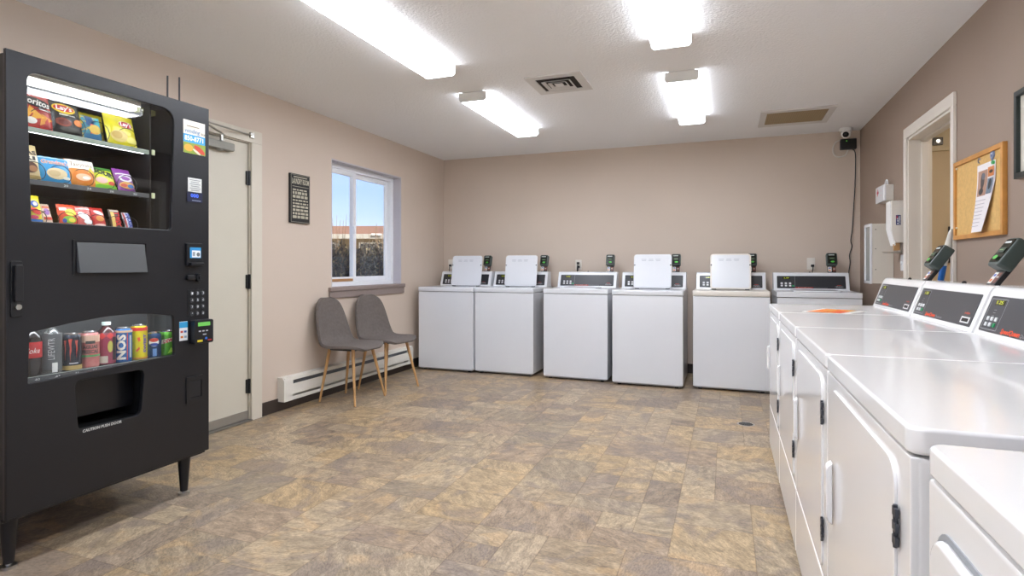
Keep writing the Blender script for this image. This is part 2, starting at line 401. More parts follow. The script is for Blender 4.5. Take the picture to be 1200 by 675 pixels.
# ---- door_1 on the left wall
dr = empty_struct('door_1', (XL, 0, 0), PI/2)     # local x = world Y
MB().box(DY0+.004, DY1-.008, .012, .056, .012, DZ-.01, .002).build('door_slab', mat('cream_door', 'D6D0C0', .45, var=.01), dr)
MB().box(DY0+.004, DY1-.008, .004, .012, .014, .075, .002).build('door_sweep', mat('worn_aluminium', 'A9A59C', .4, .6), dr)
f = MB()
f.box(DY0-.1, DY0, -.02, 0, 0, DZ, .003).box(DY1, DY1+.1, -.02, -.0, 0, DZ, .003).box(DY0-.1, DY1+.1, -.02, 0, DZ, DZ+.09, .003)
f.box(DY0-.001, DY0+.004, 0, .16, 0, DZ).box(DY1-.004, DY1+.001, 0, .16, 0, DZ).box(DY0, DY1, 0, .16, DZ-.006, DZ)
f.box(DY0, DY1, .057, .08, 0.0, DZ-.01)
f.build('door_frame', M_trimw, dr)
for z in (.20, .965, 1.722):
    h = MB(); h.cyl((DY1-.004, .0, z), (DY1-.004, .0, z+.106), .009, n=12).box(DY1-.028, DY1+.010, -.001, .012, z+.003, z+.103)
    h.build('hinge', M_blackg, dr)
MB().box(DY0, DY1+.0, -.03, .05, 0, .012, .003).build('threshold', mat('threshold_metal', '8D8A83', .4, .7), dr)
cl = MB(); cl.rrect(2.76, 3.09, 1.935, 1.99, -.04, .012, .01, bev=.006).cyl((2.98, -.02, 1.925), (2.98, -.02, 1.935), .02)
cl = cl.build('door_closer', M_chrome, dr)
ar = MB(); ar.cyl((2.98, -.035, 1.99), (2.98, -.035, 2.03), .012)
ar.box(-.17, .17, -.008, .008, -.004, .004, .002, M=Matrix.Translation((2.87, -.10, 2.04)) @ Matrix.Rotation(.5, 4, 'Z'))
ar.tube([(2.74, -.18, 2.05), (3.05, -.06, 2.08), (3.255, -.03, 2.085)], .006)
ar.box(3.235, 3.275, -.035, -.02, 2.065, 2.105, .003)
ar.build('closer_arm', M_chrome, cl)
cl.data.materials.clear(); cl.data.materials.append(mat('closer_grey', '8E8C84', .45, .3))

# ---- door_2: cased opening in the right wall
d2 = empty_struct('door_2', (XR, 0, 0), -PI/2)    # local x = -Y world ; local -y = into room
f = MB()
for a, b in ((-RY1-.065, -RY1), (-RY0, -RY0+.045)):
    f.box(a, b, -.018, 0, 0, 2.03, .004)
f.box(-RY1-.065, -RY0+.045, -.018, 0, 2.03, 2.105, .004)
f.box(-RY1-.012, -RY1+.012, -.004, TR+.004, 0, 2.03).box(-RY0-.012, -RY0+.012, -.004, TR+.004, 0, 2.03).box(-RY1, -RY0, -.004, TR+.004, 2.015, 2.035)
f.box(-RY1+.012, -RY1+.028, .07, .11, 0, 2.015, .002).box(-RY0-.028, -RY0-.012, .07, .11, 0, 2.015, .002).box(-RY1, -RY0, .07, .11, 2.0, 2.015, .002)
f.build('door_frame', M_trimr, d2)

# ------------------------------------------------------------------ washers / dryers
M_panel = mat('console_graphite', '2A2B30', .35)
M_panelD = mat('console_graphite_grey', '45464A', .38)
M_key = mat('white_key', 'DADBDC', .4); M_green = mat('green_key', '1E9A5C', .4)
M_disp = mat('lcd_window', '3A3B1F', .2, emit='C8D82A', estr=.0)
M_lcd = mat('lcd_digits', 'C6CC2E', .4, emit='C8D82A', estr=.3)
M_terminal = mat('terminal_grey_green', '3F4A46', .4)
def console(root, w, y0, deck, dep, panelmat, digits, dryer=False):
    """sloped control console along the back of a machine top"""
    ht = .165; yb = dep
    prof = [(y0, deck), (y0+.052, deck+ht-.02), (y0+.062, deck+ht-.005), (y0+.075, deck+ht), (yb, deck+ht), (yb, deck)]
    c = MB().prism(prof, -w/2, w/2, 'x', .004).build('console', M_whiteD if dryer else M_white, root)
    # panel frame on the slope
    sl = math.atan2(.052, ht-.02); L = math.hypot(.052, ht-.02)
    P = Matrix.Translation((0, y0, deck)) @ Matrix.Rotation(-sl, 4, 'X')
    pn = MB(); pn.rrect(-w/2+.03, w/2-.03, .016, L-.014, -.0022, .004, .006, 3, bev=.0008, M=P); p = pn.build('control_panel', panelmat, c)
    fn = lambda x, z, o: P @ Vector((x, -.0024-o, z))
    xl = -w/2+.035
    zc = L/2
    items = [('r', xl+.125, zc, .0018, L-.045, 'B9BBBE'), ('r', xl+.012, zc, .0018, L-.045, 'B9BBBE'), ('r', xl+.0685, L-.024, .113, .0015, 'B9BBBE'), ('r', xl+.0685, .024, .113, .0015, 'B9BBBE')] if dryer else [('r', xl+.150, zc, .0022, L-.034, '8E9094')]
    art(items, p, fn, name='key_border')
    kw, kh = (.017, .014) if dryer else (.020, .017)
    px = .030 if dryer else .036
    for r in range(2):
        for q in range(3):
            k = MB(); k.box(xl+.028+q*px-kw/2+.008, xl+.028+q*px+kw/2+.008, -.005, 0, .034+r*(kh+.006), .034+r*(kh+.006)+kh, .002, M=P)
            g = (r == 0 and q == 2)
            if not dryer and q == 2 and r == 0: g = False
            k.build('key', M_green if g else M_key, p)
    if not dryer:
        k = MB(); k.box(xl+.125, xl+.143, -.005, 0, .034, .048, .002, M=P); k.build('key', M_green, p)
    d = MB().box(xl+.045, xl+.11, -.004, 0, L-.045, L-.026, .001, M=P).build('display', M_disp, p)
    art([('t', xl+.0775, L-.0355, .044, .016, 'FFFFFF', {'s': digits, 'm': M_lcd, 'name': 'digits'})], d, fn, off=.002)
    if dryer:
        art([('r', xl+.06+.014*i, L-.062-.01*j, .007, .0022, 'A7A9AC') for i in range(2) for j in range(4)] , p, fn, name='marking')
        art([('t', -.10, .028, .125, .022, 'F0512A', {'s': 'SpeedQueen', 'shear': .25, 'bold': .0008, 'name': 'logo'}), ('t', .005, .026, .075, .016, 'A9ABAE', {'s': 'Quantum', 'shear': .25}),
             ('r', w/2-.085, .038, .080, .024, 'E8E8E8', {'name': 'badge'}), ('r', w/2-.085, .038, .060, .013, '0A0A0A', {'name': 'badge'}), ('t', w/2-.085, .064, .05, .011, 'F0512A', {'s': 'SpeedQueen', 'shear': .25})], p, fn)
    else:
        art([('r', -.055, .024, .15, .007, 'C8392D', {'name': 'logo'}), ('r', .08, .024, .115, .003, '8C8E92', {'name': 'marking'}), ('t', -.055, .0245, .12, .008, 'F4C9C0', {'s': 'SpeedQueen', 'shear': .2}),
             ('e', w/2-.085, .032, .072, .022, '8C8E92', {'name': 'badge'}), ('e', w/2-.085, .032, .068, .018, '2A2B30', {'name': 'badge'}), ('t', w/2-.085, .034, .052, .013, 'D6D6D6', {'s': 'Quantum'}), ('r', w/2-.085, .048, .036, .003, 'C8392D', {'name': 'badge'})], p, fn)
    MB().sph((.0, y0+.095, deck+ht+.002), .009, (1, 1, .8), 10).build('lock_knob', M_blackg, c)
    return c
M_scrn = mat('terminal_screen', '1B211C', .15)
def terminal(root, x, y, z, lean=.62, seed=0, yaw=0.):
    """pay-by-card terminal leaning back on its slanted foot"""
    P = Matrix.Translation((x, y, z)) @ Matrix.Rotation(yaw, 4, 'Z') @ Matrix.Rotation(-lean, 4, 'X')
    t = MB().rrect(-.036, .036, -.008, .105, 0, .016, .006, 3, bev=.002, M=P).build('card_terminal', M_blackg, root)
    MB().rrect(-.046, .046, .064, .186, -.038, .014, .014, 4, bev=.009, M=P).build('terminal_head', M_terminal, t)
    fn = lambda a, b, o: P @ Vector((a, -.0385-o, b))
    s = MB().rrect(-.036, .036, .078, .176, -.040, -.036, .005, 3, M=P).build('screen', M_scrn, t)
    art([('r', -.004, .163, .05, .009, 'C9D0CE'), ('r', 0, .128, .05, .022, '2E3D2C'), ('t', 0, .128, .044, .018, '8FAE7C', {'s': 'TAP'}) if False else ('r', 0, .128, .03, .004, '8FAE7C'),
         ('e', .004, .095, .034, .018, '55B947', {'name': 'indicator'})], s, fn, off=.0022)
    fn2 = lambda a, b, o: P @ Vector((a, -.0005-o, b))
    art([('r', -.017, .033, .03, .048, 'E8E6E2', {'name': 'sticker'}), ('r', -.019, .022, .018, .012, 'E0762C', {'name': 'sticker'}), ('r', -.017, .044, .018, .010, '4B68B8', {'name': 'sticker'}), ('r', .019, .033, .026, .044, '7B4A3C', {'name': 'sticker'}), ('r', .019, .036, .018, .006, 'D9D2C8', {'name': 'sticker'})], t, fn2)
    return t
WW_, DEP, DECK = .651, .665, .905
def washer(label, x, y, lid, ivory=False, digits='2.00', lidx=0., tx=.235):
    r = thing('washing_machine', label, 'washing machine', (x, y, 0), 0, 'top-loading washers along the back wall')
    W = WW_; mt = M_white; top = M_warmw if ivory else M_white
    MB().box(-W/2, W/2, 0, DEP-.01, .028, .855, .006).build('cabinet', mt, r)
    b = MB(); b.box(-W/2+.012, W/2-.012, .01, .03, .018, .045)
    b.build('toe_strip', mat('toe_grey', 'A9ABAD', .5), r)
    for sx in (-1, 1):
        for yy in (.05, DEP-.06):
            MB().cyl((sx*(W/2-.06), yy, 0), (sx*(W/2-.06), yy, .03), .018, n=12).build('foot', M_blackg, r)
    hx0, hx1, hy0, hy1 = lidx-.18, lidx+.18, .085, .43
    t = MB()
    z0, z1 = .859, DECK
    outer = rr(-W/2-.003, W/2+.003, -.006, DEP, .012, 4)
    if lid:
        # deck with a real opening
        bm = bmesh.new()
        cu = plate('top_deck', outer, [rr(hx0, hx1, hy0, hy1, .05, 5)], -z1, -z0, top, r, bevel=.003)
        cu.data.transform(Matrix.Rotation(-PI/2, 4, 'X'))
        bm.free(); t.bm.free()
        # after rotation: (x, y(-z..), z(depth)) -> lay flat
        for v in cu.data.vertices: v.co = Vector((v.co.x, v.co.y if True else 0, abs(v.co.z)))
        MB().lathe([(.17, .84), (.165, .5), (.16, .45), (0, .44)], (lidx, .26, 0)).build('tub', mat('steel_tub', '9A9C9E', .3, .9), r)
    else:
        t.prism(outer, z0, z1, 'z', .005)
        t.build('top_deck', top, r)
    if lid:
        P = Matrix.Translation((lidx, .405, DECK+.004)) @ Matrix.Rotation(-.17, 4, 'X')
        l = MB().rrect(-.186, .186, 0, .345, -.012, .006, .028, 5, bev=.006, M=P).build('lid', M_warmw if ivory else M_white, r)
        MB().rrect(-.172, .172, .012, .333, -.0145, -.008, .02, 5, bev=.004, M=P).build('lid_liner', M_white, l)
        fn = lambda a, b, o: P @ Vector((a, -.0147-o, b))
        art([('r', -.085+.07*i, .292-.013*j, .05-.008*((i+j) % 2), .006, 'BFC3C9', {'name': 'embossed_notice'}) for i in range(3) for j in range(2)], l, fn)
        for s in (-1, 1):
            MB().sph(P @ Vector((s*.176, -.012, .235)), .007, n=10).build('bumper', M_blackg, l)
            MB().cyl(P @ Vector((s*.15-.02, .0, .0)), P @ Vector((s*.15+.02, .0, .0)), .008, n=10).build('hinge', M_grey, l)
    else:
        MB().rrect(-.186, .186, .085, .43, DECK, DECK+.010, .03, 5, axis='z', bev=.004).build('lid', top, r)
    console(r, W-.012, .49, DECK, DEP-.005, M_panel, digits)
    terminal(r, tx, .60, DECK+.165, .32)
    return r
YWF = 5.53
washer('white washer with raised lid, at the corner by the chairs and window wall', -2.843, YWF, True, lidx=.055)
washer('white washer with raised lid, side by side with the corner washer', -2.176, YWF+.02, True, lidx=.04, tx=.25)
washer('white washer with closed lid, standing between washers with raised lids', -1.410, YWF, False)
washer('white washer with raised cream-edged lid, next to a closed-lid washer and an ivory-topped one', -.703, YWF-.06, True, lidx=.0, tx=.215)
washer('white washer with raised lid and ivory top deck, beside the partly hidden washer', .031, YWF, True, ivory=True, lidx=-.0, tx=.2)
washer('white closed-lid washer partly hidden behind the row of dryers', .738, YWF, False, tx=.19)

# ---- dryers
M_hinge = mat('dark_hinge', '4B4E55', .4, .6)
DW, DD, DDK, DX = .737, .71, .897, .25
def dryer(label, s, door_style=0, term=True, group='front-loading dryers in a row', digits='1.25'):
    r = thing('clothes_dryer', label, 'dryer', (DX, s+DW/2, 0), -PI/2, group)
    W = DW-.006
    MB().box(-W/2, W/2, .006, DD, .028, .853, .008).build('cabinet', M_whiteD, r)
    for sx in (-1, 1):
        for yy in (.05, DD-.06): MB().cyl((sx*(W/2-.06), yy, 0), (sx*(W/2-.06), yy, .03), .018, n=12).build('foot', M_blackg, r)
    MB().prism(rr(-W/2-.002, W/2+.002, -.004, DD, .022, 6), .857, DDK, 'z', .006, 3).build('top_deck', M_whiteD, r)
    if door_style == 0:
        MB().box(-W/2+.002, W/2-.002, -.002, .02, .03, .268, .004).build('lower_panel', M_whiteD, r)
        MB().box(-W/2+.002, W/2-.002, -.001, .02, .274, .853, .004).build('front_panel', M_whiteD, r)
        out = smooth_poly([(-.275, .295), (.298, .295), (.298, .825), (-.275, .825)], [.03, .03, .05, .03], 5)
        d = MB().prism(out, -.006, .0, 'y', .002, 2).build('door', M_whiteD, r)
        MB().prism([(0, .5), (-.010, .508), (-.014, .52), (-.014, .63), (-.010, .642), (0, .65)], -.266, -.232, 'x', .004, M=Matrix.Translation((0, -.010, 0))).build('handle', M_whiteD, d)
        for z in (.375, .695):
            h = MB(); h.cyl((.306, -.006, z), (.306, -.006, z+.066), .0035, n=10)
            for q in range(3): h.box(.297, .316, -.009, -.003, z+.004+.022*q, z+.004+.022*q+.014, .001)
            h.build('hinge', M_hinge, r)
    else:
        MB().box(-W/2+.002, W/2-.002, -.002, .02, .03, .853, .006).build('front_panel', M_whiteD, r)
        o = rr(-.325, .325, .12, .807, .045, 6)
        g = plate('door_gasket', rr(-.327, .327, .118, .809, .047, 6), [rr(-.319, .319, .126, .801, .04, 6)], -.004, -.001, mat('seam_grey', '9DA0A4', .5), r)
        d = MB().prism(rr(-.319, .319, .126, .801, .04, 6), -.014, 0, 'y', .010, 3).build('door', M_whiteD, r)
        MB().rrect(.25, .285, .45, .62, -.03, -.012, .01, bev=.005).build('handle', M_whiteD, d)
    console(r, W-.014, .555, DDK, DD-.002, M_panelD, digits, True)
    MB().rrect(W/2-.06, W/2-.045, DDK+.03, DDK+.045, .62, .63, .004).build('screw', M_chrome, r)
    if term: terminal(r, W/2-.115, .645, DDK+.163, .60)
    return r
S0 = 3.925
dryer('farthest dryer of the row, with an orange flyer lying on its top', S0-DW)
dryer('white dryer second from the far end, next to the flyer-topped one', S0-2*DW)
dryer('white dryer whose keypad with green key is cut by the photo edge', S0-3*DW)
dryer('white dryer whose near corner stands beside the gap before the nearest machine', S0-4*DW)
dryer('nearest white dryer, separated by a gap, with rounded recessed door', .906-DW, 1)

# flyer lying on the far dryer
fl = thing('flyer', 'orange and white flyer lying flat on the farthest dryer top', 'flyer', (.52, 3.345, DDK+.0008), math.radians(62))
MB().box(-.14, .14, -.108, .108, 0, .0008).build('sheet', flat('F3EFEA'), fl)
art([('r', 0, .035, .27, .11, 'F2822E'), ('r', -.06, -.045, .13, .045, 'EE4E26'), ('r', .06, -.045, .10, .04, 'F6B24B'), ('t', 0, .04, .2, .05, 'F8E3B8', {'s': 'NOTICE'}) if False else ('e', .03, .035, .14, .05, 'F7B05A')], fl, lambda x, z, o: Vector((x, z, .0008+o)))

# ------------------------------------------------------------------ vending machine
VY, VX, VW, VT = 1.304, -2.45, .871, 1.923
vm = thing('vending_machine', 'tall black snack and drink vending machine standing on four tapered feet', 'vending machine', (VX, VY, 0), PI/2)
M_int = mat('vending_interior', '111319', .6)
M_int2 = mat('drink_bay_grey', '5A5E60', .5)
wy = lambda y: y-VY
snackwin = smooth_poly([(wy(1.370), 1.862), (wy(1.386), 1.30), (wy(1.966), 1.30), (wy(1.982), 1.868)], [.045, .004, .02, .07], 5)
drinkwin = smooth_poly([(wy(1.374), .690), (wy(1.985), .712), (wy(1.979), .895), (wy(1.86), .914), (wy(1.776), .920), (wy(1.661), .917), (wy(1.52), .902), (wy(1.380), .880)], [.004, .01, .012, .02, .02, .02, .02, .006], 3)
pick = smooth_poly([(wy(1.553), .470), (wy(1.817), .467), (wy(1.833), .668), (wy(1.537), .668)], [.02, .03, .03, .03], 5)
dfront = plate('front_door', [(0, .205), (VW, .205), (VW, VT), (0, VT)], [snackwin, drinkwin, pick], 0, .02, M_black, vm, bevel=.003)
s = MB(); D = .76
s.box(.004, .022, .022, D, .19, VT-.012, .003).box(VW-.022, VW-.004, .022, D, .19, VT-.012, .003).box(.022, VW-.022, D-.02, D, .19, VT-.012).box(.022, VW-.022, .022, D-.02, VT-.032, VT-.012).box(.022, VW-.022, .022, D-.02, .19, .215)
s.build('cabinet', M_black, vm)
MB().box(VW-.30, VW-.01, .05, .30, VT-.012, VT+.012, .004).build('top_cover', M_black, vm)
MB().box(.0, VW, .03, .07, .188, .205, .002).build('base_rail', M_blackg, vm)
# inner liner: snack bay and drink bay
li = MB()
li.box(.03, .04, .024, .6, .98, 1.885).box(.69, .70, .024, .6, .98, 1.885).box(.03, .70, .6, .61, .98, 1.885).box(.03, .70, .024, .6, .98, .99).box(.03, .70, .024, .6, 1.885, 1.895)
li.build('bay_liner', M_int, vm)
li = MB()
li.box(.03, .04, .024, .3, .60, .96).box(.765, .775, .024, .3, .60, .96).box(.03, .775, .3, .31, .60, .96).box(.03, .775, .024, .3, .95, .96)
li.build('drink_bay_liner', M_int2, vm)
MB().box(.70, .74, .03, .35, 1.25, 1.885).box(.60, .606, .062, .3, 1.29, 1.885).build('bay_divider', mat('divider_black', '08090B', .6), vm)
pb = MB(); pb.box(.21, .22, .024, .32, .44, .69).box(.555, .565, .024, .32, .44, .69).box(.22, .555, .31, .32, .44, .69).box(.22, .555, .024, .31, .44, .45).box(.22, .555, .024, .31, .68, .69)
pb.build('pickup_bin', M_dark, vm)
MB().box(.235, .54, .06, .068, .50, .665, M=Matrix.Translation((0, .03, 0))).build('bin_flap', M_blackg, vm)
plate('display_glass', [(p[0], p[1]) for p in snackwin], [], .007, .010, M_glass, vm)
plate('drink_glass', [(p[0], p[1]) for p in drinkwin], [], .007, .010, M_glass, vm)
# shelves
M_strip = mat('price_strip', '9DA89A', .35); M_shelf = mat('shelf_black', '1C1E22', .4)
for z, m in ((1.665, M_strip), (1.463, M_grey), (1.288, M_grey)):
    sh = MB().box(.042, .598, .075, .58, z-.006, z).build('shelf', M_shelf, vm)
    MB().box(.042, .60, .064, .072, z-.016, z+.004, .002).build('price_rail', m, sh)
    MB().box(.612, .628, .062, .070, z-.016, z+.010, .003).build('shelf_clip', flat('D6DCB4'), sh)
sh = MB().box(.042, .713, .06, .29, .684, .694).build('drink_shelf', M_shelf, vm)
MB().box(.042, .713, .056, .060, .680, .702, .001).build('price_rail', M_grey, sh)
MB().box(.05, .71, .0555, .0562, .7015, .7035).build('rail_edge', flat('C9D2CC'), sh)
for i, n in enumerate(['40', '43', '46', '50', '54', '52', '42', '43', '44']):
    art([('t', .132+i*.0725, .690+.0, .018, .014, 'E9EDEE', {'s': n, 'name': 'number'})], sh, lambda x, z, o: Vector((x, .0550-o, z)))
for n, x in (('20', .24), ('24', .33), ('26', .425), ('30', .53)):
    art([('t', x, 1.456, .017, .012, 'E9EDEE', {'s': n, 'name': 'number'})], vm, lambda x, z, o: Vector((x, .0630-o, z)))
# bay lamp, plus added fill strips for shelves and drinks
M_tube = mat('lamp_tube', 'FFFFFF', .3, emit='F4F8F0', estr=.9)
M_shelf_fill = mat('shelf_fill_glow', 'FFFFFF', .3, emit='F4F8FF', estr=5.)
M_drink_fill = mat('drink_fill_glow', 'FFFFFF', .3, emit='F4F8FF', estr=7.)
lt = MB().rrect(.045, .56, 1.843, 1.868, .09, .13, .006, 3, bev=.003).build('bay_lamp', M_tube, vm)
MB().box(.04, .575, .086, .134, 1.868, 1.884).build('lamp_housing', M_trimw, lt)
lt2 = MB().box(.05, .74, .03, .05, .936, .946, .002).build('drink_fill_strip', M_drink_fill, vm)  # glowing strip added to brighten the drinks
MB().box(.05, .585, .076, .086, 1.651, 1.656).build('shelf_fill_strip', M_shelf_fill, vm); MB().box(.05, .585, .076, .086, 1.449, 1.454).build('shelf_fill_strip', M_shelf_fill, vm)  # glowing strips added behind the rails to brighten the shelves
MB().box(.58, .66, .10, .14, 1.845, 1.87, .003).build('painted_reflection', flat('8E9150'), vm)  # coloured box standing in for a yellow-green reflection
# coils
for z, ys, rad in ((1.668, (1.475, 1.59, 1.69, 1.82), .042), (1.466, (1.445, 1.54, 1.63, 1.72, 1.82), .036), (1.291, (1.455, 1.50, 1.57, 1.63, 1.69, 1.77, 1.83), .03)):
    for y in ys:
        pts = []
        for k in range(60):
            a = k/60*2*PI*3-PI/2
            pts.append((wy(y)+rad*math.cos(a), .069+.05*k/60*3, z+rad+.002+rad*math.sin(a)))
        MB().tube(pts, .0014, 5).build('coil', M_blackg, vm)
# front fittings
MB().rrect(wy(1.316), wy(1.354), .943, 1.149, -.006, .02, .006, 3, bev=.002).build('lock_recess', M_blackg, vm)
h = MB().rrect(wy(1.322), wy(1.348), 1.0, 1.135, -.024, -.006, .006, 3, bev=.004).build('lock_handle', M_blackg, vm)
MB().cyl((wy(1.335), -.018, .98), (wy(1.335), -.004, .98), .010).build('lock_cylinder', M_chrome, vm)
fp = plate('flap_frame', rr(wy(1.530), wy(1.845), 1.095, 1.238, .004, 2), [rr(wy(1.538), wy(1.837), 1.103, 1.231, .003, 2)], -.004, .0, M_blackg, vm)
P = Matrix.Translation((0, -.022, 1.103)) @ Matrix.Rotation(-.16, 4, 'X')
MB().box(wy(1.545), wy(1.832), 0, .004, .0, .126, .002, M=P).prism([(-.003, 1.104), (.0, 1.228), (-.02, 1.104)], wy(1.545), wy(1.548), 'x').build('flap', mat('flap_grey', '4A4C4E', .4), vm)
# bill acceptor
ba = MB().rrect(wy(2.039), wy(2.130), 1.130, 1.242, -.012, .01, .006, 3, bev=.003).build('bill_acceptor', M_blackg, vm)
MB().box(wy(2.048), wy(2.122), -.030, -.008, 1.133, 1.148, .003).build('bill_mouth', M_blackg, ba)
art([('r', wy(2.085), 1.196, .062, .052, '2C8FC9', {'name': 'sticker'}), ('r', wy(2.089), 1.19, .048, .034, 'EDF1F3', {'name': 'sticker'}), ('e', wy(2.10), 1.188, .02, .02, '6B7075', {'name': 'sticker'}), ('r', wy(2.075), 1.19, .014, .02, '9AA0A5', {'name': 'sticker'})], ba, lambda x, z, o: Vector((x, -.0125-o, z)))
MB().cyl((wy(2.108), -.02, 1.074), (wy(2.108), .0, 1.074), .021, n=24).box(wy(2.044), wy(2.10), -.014, 0, 1.062, 1.086, .005).cyl((wy(2.108), -.026, 1.074), (wy(2.108), -.02, 1.074), .010).build('coin_return_knob', M_blackg, vm)
kp = MB().rrect(wy(2.052), wy(2.152), .880, 1.015, -.003, .004, .004, 2).build('keypad', M_blackg, vm)
keys = ['1', '2', '3', '4', '5', '6', '7', '8', '9', '*', '0', '#']
for i, k in enumerate(keys):
    x = wy(2.071)+.031*(i % 3); z = .997-.033*(i//3)
    kk = MB().cyl((x, -.008, z), (x, -.002, z), .011, n=16).build('key', mat('key_dark', '3A3C40', .4), kp)
    art([('t', x, z, .0085 if k not in '*' else .006, .017, 'D9DCE0', {'s': k})], kk, lambda a, b, o: Vector((a, -.0082-o, b)))
art([('r', wy(2.029), .818, .045, .092, 'E4E8EA', {'name': 'sticker'}), ('r', wy(2.029), .848, .045, .028, '2F9CD0', {'name': 'sticker'}), ('r', wy(2.019), .815, .014, .010, 'C94A3A', {'name': 'sticker'}), ('r', wy(2.038), .815, .014, .010, '3E62A8', {'name': 'sticker'}), ('r', wy(2.019), .79, .014, .010, 'D9812F', {'name': 'sticker'}), ('r', wy(2.038), .79, .014, .010, '8FA3B5', {'name': 'sticker'})], vm)
cr = MB().rrect(wy(2.062), wy(2.172), .750, .866, -.035, .01, .008, 3, bev=.005).build('card_reader', M_blackg, vm)
MB().box(wy(2.080), wy(2.150), -.0365, -.03, .836, .855, .001).build('display', mat('reader_lcd', '3F6B35', .2, emit='5FA94C', estr=.35), cr)
art([('r', wy(2.09)+.02*i, .812, .013, .006, 'C8CCD0', {'name': 'marking'}) for i in range(3)]+[('r', wy(2.09), .765, .03, .010, 'D8C52A', {'name': 'sticker'}), ('e', wy(2.125), .775, .014, .012, '2E6BD0', {'name': 'indicator'}), ('r', wy(2.145), .765, .022, .006, 'C23A3A', {'name': 'sticker'}), ('r', wy(2.115), .795, .02, .006, 'B8BCC0', {'name': 'marking'})], cr, lambda x, z, o: Vector((x, -.0355-o, z)))
cc = plate('coin_return', rr(wy(2.042), wy(2.144), .46, .591, .008, 3), [rr(wy(2.058), wy(2.128), .485, .572, .005, 3)], -.005, .0, M_blackg, vm)
MB().box(wy(2.060), wy(2.126), -.0015, .002, .487, .570, .001).build('coin_flap', mat('flap_black', '1D1E22', .3), cc)
# stickers with writing
art([('r', wy(2.089), 1.76, .122, .160, 'E9E2D2', {'name': 'phone_sticker'}), ('r', wy(2.089), 1.752, .122, .040, '3AA0D8', {'name': 'sticker_band'}),
     ('t', wy(2.087), 1.752, .104, .032, 'FFFFFF', {'s': '850-8771', 'bold': .0006}), ('t', wy(2.078), 1.789, .085, .030, '2B7FB8', {'s': 'vending', 'shear': .2}), ('t', wy(2.138), 1.785, .022, .02, '222222', {'s': 'biz'}), ('t', wy(2.08), 1.812, .07, .012, '8A7A66', {'s': 'snacks'}) if False else ('r', wy(2.08), 1.812, .07, .004, '8A7A66'),
     ('r', wy(2.089), 1.706, .122, .052, '8DA23C', {'name': 'sticker_photo'}), ('e', wy(2.055), 1.706, .05, .035, 'D9A33A', {'name': 'sticker_photo'}), ('e', wy(2.115), 1.704, .07, .026, 'C8412C', {'name': 'sticker_photo', 'rot': -.5}), ('e', wy(2.10), 1.692, .05, .012, 'E8D8C0', {'name': 'sticker_photo', 'rot': -.5})], vm)
art([('r', wy(2.092), 1.528, .078, .068, 'DADBD8', {'name': 'notice_sticker'})]+[('r', wy(2.092), 1.552-.010*i, .06-.012*(i % 2), .003, '77797A', {'name': 'notice_line'}) for i in range(6)]+
    [('r', wy(2.090), 1.468, .086, .048, '10173A', {'name': 'blue_sticker'}), ('t', wy(2.088), 1.475, .05, .024, '5A7CFF', {'s': '$50', 'bold': .0008}) if False else ('t', wy(2.088), 1.475, .045, .024, '4A74FF', {'s': '000', 'bold': .001}), ('r', wy(2.098), 1.452, .05, .003, '9AA3B8', {'name': 'notice_line'})], vm)
art([('t', wy(1.648), .459, .16, .016, 'C9CBC8', {'s': 'CAUTION PUSH DOOR', 'shear': .1, 'bold': .0004}), ], vm)
# feet
for x, y in ((.045, .07), (VW-.085, .07), (.045, D-.08), (VW-.085, D-.08)):
    l = MB().cyl((x, y, .02), (x, y, .19), .017, .03, n=16).build('leg', M_blackg, vm)
    MB().cyl((x, y, 0), (x, y, .012), .026, n=20).cyl((x, y, .012), (x, y, .025), .009, n=10).build('levelling_foot', M_chrome, l)
# antennas on top at the back
for y in (2.455, 2.535): pass
for ax_, ay_ in ((.800, .20), (.838, .165)):
    MB().cyl((ax_, ay_, VT-.012), (ax_, ay_, VT+.03), .006, n=10).cyl((ax_, ay_, VT+.03), (ax_, ay_, VT+.17), .0042, n=10).build('antenna', M_blackg, vm)

